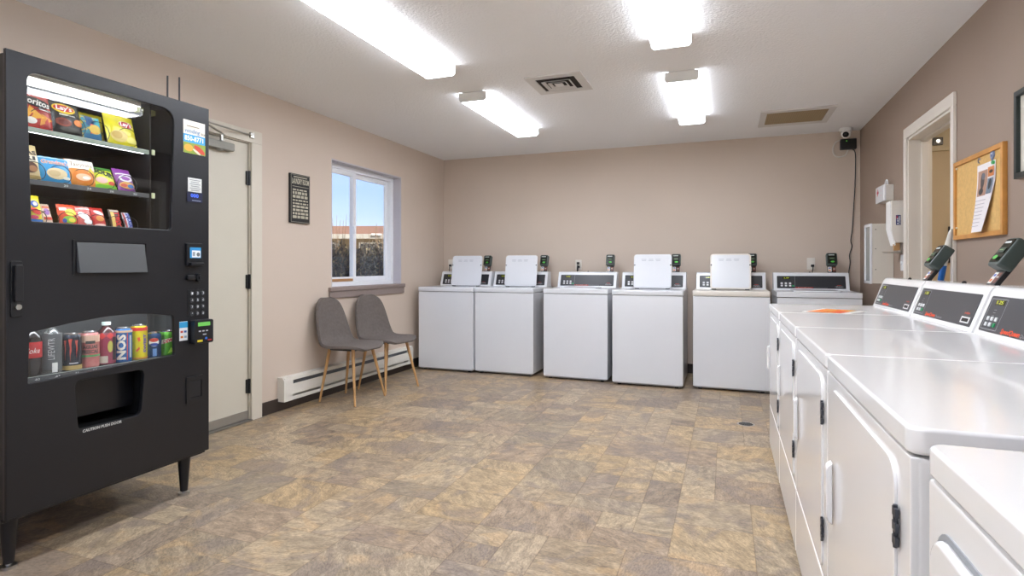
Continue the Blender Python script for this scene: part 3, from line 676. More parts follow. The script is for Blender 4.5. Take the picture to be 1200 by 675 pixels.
# ---- snacks
def bag(name, label, yc, z0, w, h, color, items, depth=.10, tilt=.28, yaw=0., th=.018, second=None, group=None, cat='snack', roll=0.):
    r = thing(name, label, cat, (VX-depth, yc, z0+.002), PI/2+yaw, group, rx=0)
    r.rotation_euler = (Matrix.Rotation(PI/2+yaw, 4, 'Z') @ Matrix.Rotation(-tilt, 4, 'X') @ Matrix.Rotation(roll, 4, 'Y')).to_euler()
    def thick(x, z):
        u = max(-1, min(1, x/(w/2))); v = max(0, min(1, z/h))
        return th*max(0, (1-u**4))**.6*max(0, math.sin(PI*v))**.55
    b = MB()
    def wr(x, z): return .0012*math.sin(x*310+z*120)*math.sin(z*260)
    b.grid(lambda u, v: Vector((-w/2+w*u*1.0 + (0), -thick(-w/2+w*u, h*v)-wr(u*w, v*h)*math.sin(PI*v), h*v+(.0012*math.sin(u*60) if v in (0, 1) else 0))), 14, 14)
    b.grid(lambda u, v: Vector((w/2-w*u, thick(w/2-w*u, h*v), h*v+(.0012*math.sin((1-u)*60) if v in (0, 1) else 0))), 14, 14)
    m = mat('film_'+color+(second or ''), color, .3, var=.08, vscale=25)
    if second and not m.get('x'):
        m['x'] = 1
        nt = m.node_tree; n = nt.nodes.new('ShaderNodeTexNoise'); n.inputs['Scale'].default_value = 38; n.inputs['Distortion'].default_value = 1.5
        rp = nt.nodes.new('ShaderNodeValToRGB'); rp.color_ramp.elements[0].position = .5; rp.color_ramp.elements[1].position = .58
        rp.color_ramp.elements[0].color = lin(color); rp.color_ramp.elements[1].color = lin(second)
        tc = nt.nodes.new('ShaderNodeTexCoord'); nt.links.new(tc.outputs['Object'], n.inputs['Vector']); nt.links.new(n.outputs['Fac'], rp.inputs[0]); nt.links.new(rp.outputs[0], nt.nodes['Principled BSDF'].inputs['Base Color'])
    b.build('bag', m, r, weld=True)
    art(items, r, lambda x, z, o: Vector((x, -thick(x, z)-.0014-o, z)), name='artwork')
    return r
R1, R2, R3 = 1.666, 1.464, 1.289
G1, G2, G3 = None, None, None
bag('chip_bag', 'red chip bag with white lettering, far end of the top shelf behind glass', 1.462, R1, .125, .160, 'C23A33', [('e', 0, .112, .115, .042, '1D1A1C', {'rot': -.15}), ('t', 0, .112, .105, .040, 'F4F2EC', {'s': 'Doritos', 'shear': .2, 'bold': .001, 'rot': -.15}), ('p', -.012, .055, .062, .06, 'F2B13A', {'pts': [(-.6, -.4), (.6, -.1), (-.2, .6)]}), ('p', .03, .04, .05, .05, 'E89A2E', {'pts': [(-.5, -.5), (.5, .1), (-.3, .5)]}), ('r', .03, .082, .045, .008, 'F4F2EC', {'rot': -.1}), ('e', -.025, .03, .04, .026, 'E9E2D8')], second='A62A2A')
bag('chip_bag', 'black chip bag with yellow sun logo, top shelf behind glass', 1.573, R1, .125, .148, '1E1B1D', [('e', -.006, .112, .088, .046, 'F5CF2C'), ('e', -.006, .113, .078, .030, 'D2232F'), ('t', -.006, .1135, .062, .030, 'FFFFFF', {'s': "Lay's", 'shear': .15, 'bold': .0008}), ('r', 0, .083, .06, .006, 'D8D4CC'), ('e', -.018, .050, .062, .036, '8A3A22'), ('e', -.018, .050, .040, .020, '6B2216'), ('e', .040, .056, .036, .030, 'EE8A3C'), ('e', .01, .022, .09, .02, '4A4A44')])
bag('snack_pouch', 'small teal and yellow snack pouch between the black and yellow chip bags', 1.672, R1, .078, .108, '3C8FA6', [('r', -.012, .082, .03, .045, '1D4E7E'), ('r', .02, .07, .02, .06, '45B3BE'), ('e', .005, .045, .05, .04, 'E2C04A'), ('p', 0, .045, .05, .05, 'D9472E', {'pts': [(-.3, -.4), (.3, -.3), (.35, .4), (-.25, .45)]}), ('r', 0, .014, .07, .02, '2C6F9A')], second='E2C34C', tilt=.2)
bag('chip_bag', 'crinkled yellow bag tucked behind the front yellow chip bag', 1.745, R1, .115, .150, 'D9CC2A', [('r', 0, .10, .06, .02, 'B9A524')], depth=.21, tilt=.2)
bag('chip_bag', 'bright yellow chip bag with red oval logo, end of the top shelf', 1.806, R1, .135, .150, 'EBDD26', [('e', .018, .102, .070, .036, 'F6EFA0'), ('e', .018, .102, .064, .030, 'CE2030'), ('t', .018, .103, .052, .028, 'FFFFFF', {'s': "Lay's", 'shear': .15, 'bold': .0008}), ('e', -.02, .042, .075, .055, 'EAD27C'), ('e', -.03, .046, .045, .035, 'C9A64C'), ('e', .035, .03, .05, .03, 'F3E77A')])
bag('cookie_bag', 'tan cookie bag with dark lettering at the far end of the middle shelf', 1.438, R2, .078, .150, 'D8C08A', [('t', .0, .112, .06, .024, '2B2019', {'s': 'MAS', 'bold': .001}), ('r', 0, .088, .066, .024, 'F1E6CC'), ('t', 0, .088, .045, .022, '2B2019', {'s': 'RI', 'bold': .001}), ('e', .0, .05, .05, .045, '5A3420'), ('e', .008, .045, .03, .025, 'B07A4A'), ('r', .0, .012, .07, .012, 'A98E52')], th=.014)
bag('cookie_bag', 'light blue cookie bag with pale cookie picture, middle shelf', 1.530, R2, .116, .112, '3E9FD6', [('t', 0, .084, .098, .026, 'F2E6DE', {'s': "Grandma's", 'shear': .2, 'bold': .0012}), ('t', 0, .0845, .096, .025, 'C85A3A', {'s': "Grandma's", 'shear': .2}), ('e', .0, .036, .075, .046, 'E6D2A4'), ('e', -.01, .036, .045, .026, 'D2B888'), ('r', 0, .104, .11, .005, 'BFE0F2'), ('e', .035, .02, .03, .012, 'F4EEE0')], yaw=-.05)
bag('cookie_bag', 'cream and orange snack bag beside the light blue one, middle shelf', 1.632, R2, .112, .118, 'E8943E', [('r', 0, .094, .108, .044, 'EFE3D2'), ('t', 0, .092, .086, .026, '6A4630', {'s': 'Tastykake', 'shear': .15}), ('e', .0, .04, .082, .056, 'E8862E'), ('e', .0, .036, .06, .030, 'F6C9A0'), ('e', .01, .034, .03, .014, 'FFF2E6'), ('p', .032, .07, .03, .03, 'F4C62C', {'pts': [(-.5, -.4), (.5, -.4), (0, .5)]})], yaw=-.05)
bag('candy_bag', 'yellow and green candy bag leaning back on the middle shelf', 1.728, R2, .100, .108, 'DDE02A', [('r', 0, .098, .096, .018, '3F7F2C'), ('t', .0, .072, .08, .034, '24361A', {'s': 'SOUR', 'bold': .002, 'rot': -.35}), ('e', -.016, .036, .05, .03, 'E7B0A4'), ('e', .024, .024, .03, .018, 'D6452E'), ('r', 0, .008, .096, .014, '7CC63A')], second='A8CF2C', tilt=.45)
bag('candy_bag', 'purple and white candy bag at the near end of the middle shelf', 1.826, R2, .080, .120, '8A3F97', [('e', 0, .062, .06, .034, 'EDE8F0'), ('e', 0, .062, .040, .020, '9A4FA8'), ('r', 0, .085, .074, .006, 'EDE8F0'), ('e', 0, .028, .07, .034, 'D9A04A'), ('e', .014, .024, .03, .018, '3A6FB0'), ('e', -.016, .026, .03, .016, 'C8482E')], tilt=.45, th=.014)
bag('candy_bag', 'narrow yellow candy pack with red and blue print, far end of the bottom shelf', 1.458, R3, .052, .125, 'E8D52C', [('e', 0, .086, .028, .028, '2B4FA8'), ('e', .002, .086, .014, .016, 'F2F2F2'), ('e', 0, .055, .04, .022, 'D8342C', {'rot': -.6}), ('r', .0, .012, .045, .02, '2B6FB8'), ('e', -.008, .03, .03, .016, 'C83A5A')], th=.012)
bag('candy_bar', 'slim pinkish beige candy bar beside the narrow yellow pack, bottom shelf', 1.504, R3, .036, .098, 'DFC7B0', [('e', 0, .06, .02, .03, '9A6AB0'), ('r', 0, .03, .03, .012, 'D8442E'), ('t', 0, .078, .026, .012, '5A3A2A', {'s': 'BAR'}) if False else ('r', 0, .08, .026, .008, 'D86A4A')], tilt=.4, th=.008)
bag('candy_bag', 'orange-red candy bag with yellow and green print, bottom shelf', 1.580, R3, .072, .100, 'E2502A', [('r', -.018, .075, .026, .012, 'F2EEE6'), ('e', .008, .062, .044, .030, 'F2E04A'), ('e', .0, .03, .05, .030, '8AC63A'), ('e', .008, .028, .026, .018, 'F2E04A'), ('e', -.02, .024, .016, .018, '2E4FA0')], tilt=.3, th=.012)
bag('candy_bag', 'red and white candy bag between the orange-red bag and a plain red one', 1.645, R3, .064, .100, 'CF5048', [('e', -.004, .05, .05, .028, 'F4F0EE', {'rot': -.7}), ('e', .01, .026, .036, .020, 'F4F0EE'), ('r', 0, .085, .056, .006, 'F0DAD6')], tilt=.35, th=.012, second='E6B0A8')
bag('candy_bag', 'red candy bag with orange print next to the gap on the bottom shelf', 1.706, R3, .056, .100, 'C8322C', [('e', 0, .072, .04, .016, 'F0DAD6', {'rot': -.4}), ('e', .0, .045, .034, .026, 'D98A3A'), ('e', 0, .014, .05, .014, 'F0C8B8')], tilt=.35, th=.012)
bag('candy_bar', 'brown and gold candy bar with red lettering, bottom shelf', 1.778, R3, .046, .098, '4A2C1C', [('r', -.012, .045, .014, .075, 'D8B25A'), ('t', .006, .05, .07, .034, 'D8282E', {'s': 'TWIX', 'bold': .002, 'rot': -PI/2}), ('r', 0, .088, .04, .006, 'C8C2B0')], tilt=.3, th=.009)
bag('candy_bar', 'white and blue lettered candy bar, the nearest on the bottom shelf', 1.838, R3, .034, .092, 'E6E4E8', [('r', -.013, .046, .006, .085, 'B83A34'), ('t', .003, .046, .078, .024, '26409A', {'s': 'SNICKERS', 'bold': .0012, 'rot': -PI/2})], tilt=.42, th=.009)

# ---- drinks
M_alu = mat('can_aluminium', 'C9CBCC', .25, .95)
def can(label, y, h, r, color, items, depth=.095, rot=-.5, second=None):
    t = thing('drink_can', label, 'drink can', (VX-depth, y, .6955), PI/2+rot)
    m = mat('can_'+color, color, .25, .35, var=.06 if second is None else 0, vscale=30)
    if second:
        nt = m.node_tree; n = nt.nodes.new('ShaderNodeTexNoise'); n.inputs['Scale'].default_value = 30
        rp = nt.nodes.new('ShaderNodeValToRGB'); rp.color_ramp.elements[0].position = .5; rp.color_ramp.elements[1].position = .56
        rp.color_ramp.elements[0].color = lin(color); rp.color_ramp.elements[1].color = lin(second)
        tc = nt.nodes.new('ShaderNodeTexCoord'); nt.links.new(tc.outputs['Object'], n.inputs['Vector']); nt.links.new(n.outputs['Fac'], rp.inputs[0]); nt.links.new(rp.outputs[0], nt.nodes['Principled BSDF'].inputs['Base Color'])
    MB().lathe([(r*.72, .004), (r*.80, .0), (r*.97, .009), (r, .014), (r, h-.020), (r*.96, h-.014), (r*.84, h-.005)], n=32).build('can_body', m, t)
    MB().lathe([(r*.84, h-.006), (r*.86, h), (r*.82, h), (r*.79, h-.005), (0, h-.005)], n=32).lathe([(r*.70, .004), (r*.82, -.0), (r*.86, .003), (r*.97, .0095)], n=32).build('can_lid', M_alu, t)
    for q in items:
        if q[0] in 'tp': q[6]['sub'] = 1
    art(items, t, lambda x, z, o: Vector(((r+.0002+o)*math.sin(x/r), -(r+.0002+o)*math.cos(x/r), z)), off=.0002, name='can_artwork')
    return t
def bottle(label, y, h, r, liquid, labelcol, capcol, items, depth=.10, lab=(.35, .72), clear=True, scale=1.):
    t = thing('drink_bottle', label, 'drink bottle', (VX-depth, y, .6955), PI/2-.5)
    prof = [(0, .006), (r*.6, .004), (r*.92, .0), (r, .012), (r, h*.30), (r*.95, h*.33), (r, h*.36), (r, h*.70), (r*.9, h*.78), (r*.55, h*.87), (r*.40, h*.90), (r*.40, h*.96)]
    MB().lathe(prof, n=28).build('bottle_body', liquid, t)
    MB().lathe([(r*.48, h*.93), (r*.48, h), (r*.44, h*1.005), (0, h*1.005)], n=24).build('bottle_cap', flat(capcol), t)
    MB().lathe([(r*1.012, h*lab[0]), (r*1.012, h*lab[1])], n=32).build('bottle_label', flat(labelcol), t)
    for q in items:
        if q[0] in 'tp': q[6]['sub'] = 1
    art(items, t, lambda x, z, o: Vector(((r*1.02+o)*math.sin(x/r), -(r*1.02+o)*math.cos(x/r), z)), off=.0002, name='label_artwork')
    return t
M_cola = mat('cola_liquid', '1C1413', .12, coat=.5)
M_clear = mat('clear_bottle', 'B4BAB8', .1, coat=.5); M_clear.node_tree.nodes['Principled BSDF'].inputs['Transmission Weight'].default_value = .75
M_tea = mat('dark_red_drink', '4A2326', .12, coat=.5)
Y0 = 1.44; dy = .0725
bottle('cola bottle with red label, first of the drinks at the far end', Y0, .205, .034, M_cola, 'C5282B', 'C5282B', [('t', .004, .105, .05, .03, 'F2F2F2', {'s': 'Coke', 'shear': .3})], lab=(.38, .68))
bottle('clear water bottle with grey vertical lettering on its label', Y0+dy, .205, .034, M_clear, '5E6264', 'D9E2DC', [('t', .0, .105, .085, .030, 'C9CDD0', {'s': 'LION', 'rot': PI/2}) if False else ('t', .0, .105, .085, .030, 'C9CDD0', {'s': 'LIFEWTR', 'rot': PI/2}), ('r', .010, .03, .018, .038, 'E6E6E2')], lab=(.10, .80))
claw = {'pts': [(-.5, .5), (.5, .5), (.25, .3), (.35, .0), (.1, -.15), (.05, -.5), (-.15, -.1), (-.1, .15), (-.3, .3)]}
can('tall dark can with red claw marks beside the clear bottle', Y0+2*dy, .157, .0345, '232A38', [('p', -.024, .088, .009, .085, 'C6493A', claw), ('p', -.006, .088, .013, .095, 'C6493A', claw), ('p', .015, .092, .012, .075, 'C6493A', claw), ('r', 0, .018, .2, .018, 'B59A5A', {'n': 24}), ('t', .006, .036, .03, .010, 'C8CCD4', {'s': 'ULTRA'}) if False else ('r', .006, .036, .03, .005, 'C8CCD4')])
can('tall pink can with black two-line lettering and a green band', Y0+3*dy, .157, .0345, 'D98480', [('r', 0, .128, .2, .030, 'DCB8A0', {'n': 24}), ('r', 0, .113, .034, .012, '26302E'), ('t', 0, .093, .056, .020, '26302E', {'s': 'AGUAS', 'bold': .0008}), ('t', 0, .073, .060, .020, '26302E', {'s': 'FRESCAS', 'bold': .0008}), ('r', 0, .056, .2, .008, '4E9A58', {'n': 24}), ('r', 0, .046, .05, .006, 'A85A58')], second='E0938C')
bottle('fruit drink bottle with red diamonds and dark label between pink and blue cans', Y0+4*dy, .190, .035, M_tea, '9A3A54', 'CFE0DA', [('r', 0, .095, .12, .05, '9A2F50'), ('p', -.018, .132, .03, .03, 'E24A4A', {'pts': [(-.5, 0), (0, -.5), (.5, 0), (0, .5)]}), ('p', .012, .132, .03, .03, 'E24A4A', {'pts': [(-.5, 0), (0, -.5), (.5, 0), (0, .5)]}), ('e', .012, .085, .02, .05, 'C7C45A'), ('r', -.012, .030, .03, .03, 'C8C2B4'), ('r', .030, .075, .018, .10, '241A1E')], lab=(.06, .76))
can('tall blue can with large white vertical letters', Y0+5*dy, .160, .0345, '1F6FB8', [('t', -.010, .075, .112, .046, 'E4E0D2', {'s': 'NOS', 'rot': PI/2, 'bold': .0022}), ('r', .012, .075, .004, .12, 'D8402E'), ('r', .026, .075, .010, .10, 'B9C2C6'), ('r', 0, .143, .2, .010, 'D9B892', {'n': 24})])
can('tall bright yellow can with red top and purple side lettering', Y0+6*dy, .165, .0345, 'F2DF1E', [('r', 0, .146, .2, .016, 'D8362C', {'n': 24}), ('t', .022, .08, .085, .018, '5A4A9A', {'s': 'SWEET', 'rot': PI/2, 'bold': .001}), ('p', -.004, .10, .014, .022, 'D8402E', {'pts': [(-.5, .3), (.2, .5), (.5, -.3), (-.1, -.5)]}), ('p', -.008, .055, .018, .022, 'C83A2A', {'pts': [(-.5, -.3), (.3, .5), (.5, .1), (-.1, -.5)]}), ('r', 0, .014, .2, .006, 'C8782E', {'n': 24})])
can('short blue can with round red, white and blue emblem', Y0+7*dy, .123, .033, '33527E', [('e', -.002, .078, .042, .040, 'F0F2F4'), ('e', -.002, .088, .037, .018, 'D2473A'), ('e', -.002, .067, .036, .014, '23479A'), ('r', 0, .03, .016, .035, '6F9AD0')])
can('short green can with jagged red lettering, nearest of the drinks', Y0+8*dy, .123, .033, '5DB23A', [('p', -.002, .075, .056, .03, 'E8EEDA', {'pts': [(-.55, -.5), (.5, .0), (.55, .6), (-.5, .2)]}), ('t', -.002, .076, .046, .022, 'B92A3A', {'s': 'DEW', 'shear': .3, 'bold': .0012, 'rot': .25}), ('p', .01, .03, .03, .03, 'A6D84A', {'pts': [(-.5, -.5), (.5, -.2), (0, .5)]})], second='6EC244')

# ------------------------------------------------------------------ chairs
M_fab = mat('grey_felt', '6E6661', .95, bump=.5, bscale=700, var=.10, vscale=45)
M_wood = mat('beech_leg', 'C69A66', .45, var=.08, vscale=30)
def chair_mesh():
    # profile from seat front to back top: (y depth [- front], z, half width)
    prof = [(-.225, .432, .10), (-.222, .447, .165), (-.19, .462, .205), (-.12, .463, .222), (-.03, .458, .226), (.06, .455, .224), (.13, .468, .220), (.175, .505, .215), (.195, .565, .207), (.210, .63, .198), (.225, .70, .185), (.238, .77, .165), (.246, .82, .135), (.250, .848, .095), (.2515, .860, .05)]
    n = 14; bm = bmesh.new(); rows = []
    for i, (y, z, hw) in enumerate(prof):
        a = prof[max(0, i-1)]; b = prof[min(len(prof)-1, i+1)]
        t = Vector((b[0]-a[0], b[1]-a[1])).normalized(); nrm = Vector((-t.y, t.x))   # toward sitter
        row = []
        for k in range(n+1):
            s = -1+2*k/n; s = math.sin(s*PI/2*.98)
            cv = .010*(abs(s)**2.4)*(hw/.226)
            if i >= 7: cv = .038*(abs(s)**2)*(hw/.226)
            row.append(bm.verts.new((s*hw, y+nrm.x*cv, z+nrm.y*cv)))
        rows.append(row)
    for a, b in zip(rows, rows[1:]):
        for k in range(n): bm.faces.new((a[k], a[k+1], b[k+1], b[k]))
    bmesh.ops.recalc_face_normals(bm, faces=bm.faces)
    me = bpy.data.meshes.new('shell'); bm.to_mesh(me); bm.free(); me.materials.append(M_fab)
    for p in me.polygons: p.use_smooth = True
    return me
def chair(label, x, y, rz):
    r = thing('side_chair', label, 'chair', (x, y, 0), rz, 'grey shell chairs by the window')
    o = bpy.data.objects.new('seat_shell', chair_mesh()); COL.objects.link(o); o.parent = r
    m = o.modifiers.new('s', 'SOLIDIFY'); m.thickness = .026; m.offset = 0; m.use_even_offset = True
    m = o.modifiers.new('u', 'SUBSURF'); m.levels = 2; m.render_levels = 2
    for sx in (-1, 1):
        for (yt, yb, xb) in ((-.125, -.205, .215), (.105, .175, .175)):
            MB().cyl((sx*xb, yb, 0), (sx*.13, yt, .452), .0085, .0145, n=16).build('leg', M_wood, r)
            
    MB().box(-.14, .14, -.14, .12, .430, .446, .004).build('seat_bracket', M_blackg, r)
    return r
chair('grey fabric shell chair with wooden legs, nearer the white door', -3.0, 4.08, PI/2)
chair('grey fabric shell chair with wooden legs, angled below the window next to the washers', -2.965, 4.575, PI/2-.2)

# ------------------------------------------------------------------ heater
hx0, hx1 = 3.537, 5.487
ht = thing('baseboard_heater', 'long white electric baseboard heater low on the wall behind the chairs', 'heater', (XL, 0, .074), PI/2)
M_ht = mat('heater_enamel', 'E6E3DA', .4, var=.02, vscale=8)
prof = [(0, .186), (-.045, .186), (-.062, .172), (-.062, .16), (-.03, .16), (-.03, .012), (0, .012)]
MB().box(hx0+.01, hx1-.01, -.012, 0, 0, .186).box(hx0+.01, hx1-.01, -.055, -.012, .172, .186, .003).box(hx0+.01, hx1-.01, -.062, -.052, .155, .184, .003).build('housing', M_ht, ht)
MB().box(hx0+.01, hx1-.01, -.066, -.058, .045, .128, .003).build('front_cover', M_ht, ht)
MB().box(hx0+.01, hx1-.01, -.062, -.012, .0, .012, .002).box(hx0+.01, hx1-.01, -.064, -.056, .0, .028, .002).build('bottom_lip', M_ht, ht)
MB().box(hx0+.1, hx1-.1, -.048, -.014, .05, .155).build('fins', mat('heater_fin', '6E7277', .4, .7), ht)
for x in (hx0, hx1-.10):
    MB().prism([(0, 0), (-.066, 0), (-.068, .16), (-.05, .188), (0, .188)], x, x+.10, 'x', .003).build('end_cap', M_ht, ht)

# ------------------------------------------------------------------ wall sign (left wall)
sg = thing('wall_sign', 'black laundry room sign with cream lettering on the wall beside the window', 'sign', (XL, 3.658, 1.48), PI/2)
MB().box(0, .229, -.02, 0, 0, .397, .003).build('board', mat('sign_black', '1E1E20', .6), sg)
P = lambda x, z, o: Vector((x, -.0202-o, z))
art([('t', .115, .368, .17, .020, 'B8B39F', {'s': 'SELF SERVICE'}) if False else ('r', .115, .372, .16, .008, 'B8B39F', {'name': 'text_line'}), ('t', .115, .335, .195, .062, 'CFCAB4', {'s': 'LAUNDRY ROOM', 'bold': .001})]+
    [('r', .115, .295, .19, .004, 'A9A592', {'name': 'rule'})], sg, P)
random.seed(3)
zz = .268
for i in range(9):
    hgt = random.choice((.012, .018, .022)); x = .025
    it = []
    while x < .195:
        wd = random.uniform(.018, .05); wd = min(wd, .205-x)
        it.append(('r', x+wd/2, zz, wd, hgt, 'B8B39F', {'n': 1, 'name': 'text_line'})); x += wd+.008
    # one mesh per line of lettering
    b = bmesh.new()
    for q in it:
        vs = [b.verts.new(P(q[1]+sx*q[3]/2, q[2]+sz*q[4]/2, .0008)) for sx, sz in ((-1, -1), (1, -1), (1, 1), (-1, 1))]; b.faces.new(vs)
    me = bpy.data.meshes.new('text_line'); b.to_mesh(me); b.free(); me.materials.append(flat('B8B39F'))
    o = bpy.data.objects.new('text_line', me); COL.objects.link(o); o.parent = sg
    zz -= hgt/2+.019
fr = plate('border', [(.006, .006), (.223, .006), (.223, .391), (.006, .391)], [[(.010, .010), (.219, .010), (.219, .387), (.010, .387)]], -.0206, -.0200, flat('8E8B7C'), sg)

# ------------------------------------------------------------------ ceiling things
M_diff = mat('light_diffuser', 'FFFFFF', .4, emit='EFF5FF', estr=8.6)
M_diffs = mat('light_diffuser_side', 'FFFFFF', .4, emit='EFF5FF', estr=1.5)
M_lhouse = mat('fixture_white', 'EDEDEA', .5)
def fixture(label, x0, x1, y0, y1):
    r = thing('ceiling_light', label, 'ceiling light', ((x0+x1)/2, (y0+y1)/2, H), 0, 'fluorescent ceiling lights')
    w = (x1-x0)/2; l = (y1-y0)/2
    MB().box(-w*.8, w*.8, -l+.004, l-.004, -.018, 0, .002).build('housing', M_lhouse, r)
    MB().prism([(-w*.98, -.012), (-w, -.02), (-w*.97, -.058), (-w*.86, -.069), (w*.86, -.069), (w*.97, -.058), (w, -.02), (w*.98, -.012)], -l+.008, l-.008, 'y').build('diffuser', M_diff, r)
    dm = KIDS(r)[-1].data if False else bpy.data.meshes[[o for o in bpy.data.objects if o.parent == r and o.name.startswith('diffuser')][0].data.name]; dm.materials.append(M_diffs)
    for p in dm.polygons:
        if abs(p.normal.x) > .6: p.material_index = 1
    for s in (-1, 1):
        MB().prism([(-w*1.01, -.004), (-w*1.01, -.055), (-w*.88, -.072), (w*.88, -.072), (w*1.01, -.055), (w*1.01, -.004)], s*l-.006, s*l+.006, 'y', .001).build('end_cap', M_lhouse, r)
    return r
fixture('long wrap light nearest the vending machine, cut by the top edge', -1.872, -1.652, 2.11, 3.355)
fixture('wrap light over the left side, closer to the window', -1.896, -1.676, 3.92, 5.175)
fixture('bright wrap light cut by the top edge, middle of the ceiling', -.406, -.188, 2.11, 3.36)
fixture('short-looking wrap light nearer the back wall, between vent and grille', -.394, -.176, 3.99, 5.23)
fixture('unseen wrap light added overhead, vending machine side', -1.872, -1.652, .2, 1.44)  # this and the next fixture are out of view, added for light
fixture('unseen wrap light added overhead, dryer side', -.406, -.188, .2, 1.44)

v = thing('ceiling_vent', 'square white ceiling vent with stepped dark slots', 'vent', (-1.12, 3.95, H), 0)
M_vent = mat('vent_white', 'D9D6D3', .5)
def sqring(a, b, z0, z1): return ([(-a, -a), (a, -a), (a, a), (-a, a)], [(-b, -b), (b, -b), (b, b), (-b, b)])
def hring(name, a, b, z0, z1, m, par, ax=1., ay=1.):
    o = plate(name, [(-a*ax, -a*ay), (a*ax, -a*ay), (a*ax, a*ay), (-a*ax, a*ay)], [[(-b[0], -b[1]), (b[0], -b[1]), (b[0], b[1]), (-b[0], b[1])]], 0, z1-z0, m, par)
    for vv in o.data.vertices: vv.co = Vector((vv.co.x, vv.co.z, z0+vv.co.y))
    o.data.update(); return o
hring('flange', .2, (.14, .14), -.010, 0, M_vent, v)
MB().box(-.14, .14, -.14, .14, -.004, -.001).build('duct_dark', mat('duct_dark', '2A221C', .8), v)
def cone_ring(R0, R1, z0, z1, r2=None):
    b = MB()
    for k in range(4):
        a = k*PI/2
        M = Matrix.Rotation(a, 4, 'Z')
        t = bmesh.new(); vs = [t.verts.new(p) for p in ((-R0, -R0, z0), (R0, -R0, z0), (R1, -R1, z1), (-R1, -R1, z1))]; t.faces.new(vs)
        b._add(t, M)
    return b
for i, (a, b_) in enumerate(((.105, .085), (.068, .05))):
    o = cone_ring(a, b_, -.018, -.006).build('louvre', M_vent, v, smooth=0); o.modifiers.new('s', 'SOLIDIFY').thickness = .002
MB().box(-.03, .03, -.03, .03, -.016, -.012).build('centre_plate', M_vent, v)

g = thing('ceiling_return_vent', 'white framed ceiling return grille with tan mesh near the back wall', 'vent', (.555, 5.55, H), 0)
hring('flange', 1, (.235, .215), -.012, 0, M_vent, g, .285, .285)
mesh_mat = bpy.data.materials.new('tan_filter_mesh'); mesh_mat.use_nodes = True
nt = mesh_mat.node_tree; ck = nt.nodes.new('ShaderNodeTexVoronoi'); ck.inputs['Scale'].default_value = 60; ck.inputs['Randomness'].default_value = 0
rp = nt.nodes.new('ShaderNodeValToRGB'); rp.color_ramp.elements[0].color = lin('5E4C30'); rp.color_ramp.elements[1].color = lin('A08A62'); rp.color_ramp.elements[1].position = .6
tc = nt.nodes.new('ShaderNodeTexCoord'); nt.links.new(tc.outputs['Object'], ck.inputs['Vector']); nt.links.new(ck.outputs['Distance'], rp.inputs[0]); nt.links.new(rp.outputs[0], nt.nodes['Principled BSDF'].inputs['Base Color'])
MB().box(-.235, .235, -.215, .215, -.006, -.001).build('filter_mesh', mesh_mat, g)

# security camera + box + cords
cam_ = thing('security_camera', 'white dome security camera with black lens in the ceiling corner', 'camera', (1.055, 6.20, H), 0)
MB().lathe([(.055, 0), (.056, -.02), (.052, -.03), (0, -.03)]).build('mount', M_lhouse, cam_)
MB().sph((0, -.0, -.052), .043, n=24).build('housing', M_lhouse, cam_)
MB().sph((-.004, -.018, -.060), .030, (1, 1, 1), 20).build('lens', mat('lens_black', '0B0B0D', .1), cam_)
bx = thing('power_adapter_box', 'black box mounted on the back wall under the security camera', 'adapter box', (1.092, YB, 2.305), 0)
MB().box(-.068, .068, -.055, 0, -.05, .05, .006).build('case', mat('box_black', '0E1014', .35), bx)
MB().sph((-.018, -.056, .028), .004, n=8).build('indicator', mat('led_green', '5AA83A', .3, emit='6CD04A', estr=1.), bx)
pts = [(1.03, YB-.02, 2.35), (.99, YB-.012, 2.335), (.965, YB-.01, 2.28), (.975, YB-.01, 2.215), (1.02, YB-.012, 2.19), (1.07, YB-.015, 2.205), (1.092, YB-.02, 2.25)]
def catmull(p, n=8):
    p = [Vector(q) for q in p]; out = []
    for i in range(len(p)-1):
        a = p[max(0, i-1)]; b = p[i]; c = p[i+1]; d = p[min(len(p)-1, i+2)]
        for k in range(n):
            t = k/n; out.append(.5*((2*b)+(c-a)*t+(2*a-5*b+4*c-d)*t*t+(3*b-a-3*c+d)*t**3))
    out.append(p[-1]); return out
c1 = MB().tube(catmull(pts), .006).build('camera_cable', flat('E6E2DA'), bx); c1.matrix_parent_inverse = Matrix.Translation(bx.location).inverted()
pts = [(1.13, YB-.03, 2.253), (1.156, YB-.012, 2.20), (1.153, YB-.008, 1.9), (1.142, YB-.008, 1.7), (1.132, YB-.008, 1.5), (1.118, YB-.008, 1.38), (1.128, YB-.008, 1.32), (1.108, YB-.008, 1.24), (1.112, YB-.008, 1.16), (1.10, YB-.008, 1.05), (1.105, YB-.008, .9), (1.10, YB-.009, .5)]
c2 = MB().tube(catmull(pts), .0042).build('power_cord', M_blackg, bx); c2.matrix_parent_inverse = Matrix.Translation(bx.location).inverted()

# outlets
def outlet(label, x, z, plugs):
    r = thing('wall_outlet', label, 'outlet', (x, YB, z), 0, 'wall outlets behind the washers')
    MB().rrect(-.036, .036, -.058, .058, -.006, 0, .006, 3, bev=.002).build('cover_plate', M_warmw, r)
    for dz, dx in plugs:
        p = MB().box(-.014+dx, .014+dx, -.035, -.006, dz-.012, dz+.012, .004).build('plug', M_blackg, r)
        MB().tube(catmull([(dx, -.03, dz), (dx, -.045, dz-.03), (dx-.005, -.04, dz-.08), (dx, -.03, dz-.25)]), .0045).build('plug_cord', M_blackg, p)
outlet('cream outlet with one black plug, behind the corner washer lid', -3.175, 1.155, [(-.015, 0)])
outlet('cream outlet with two black plugs above the closed-lid washer', -1.572, 1.145, [(.02, 0), (-.022, .004)])
o = outlet('cream outlet with a bulky black plug, above the washer behind the dryers', .775, 1.155, [(-.02, .012)])
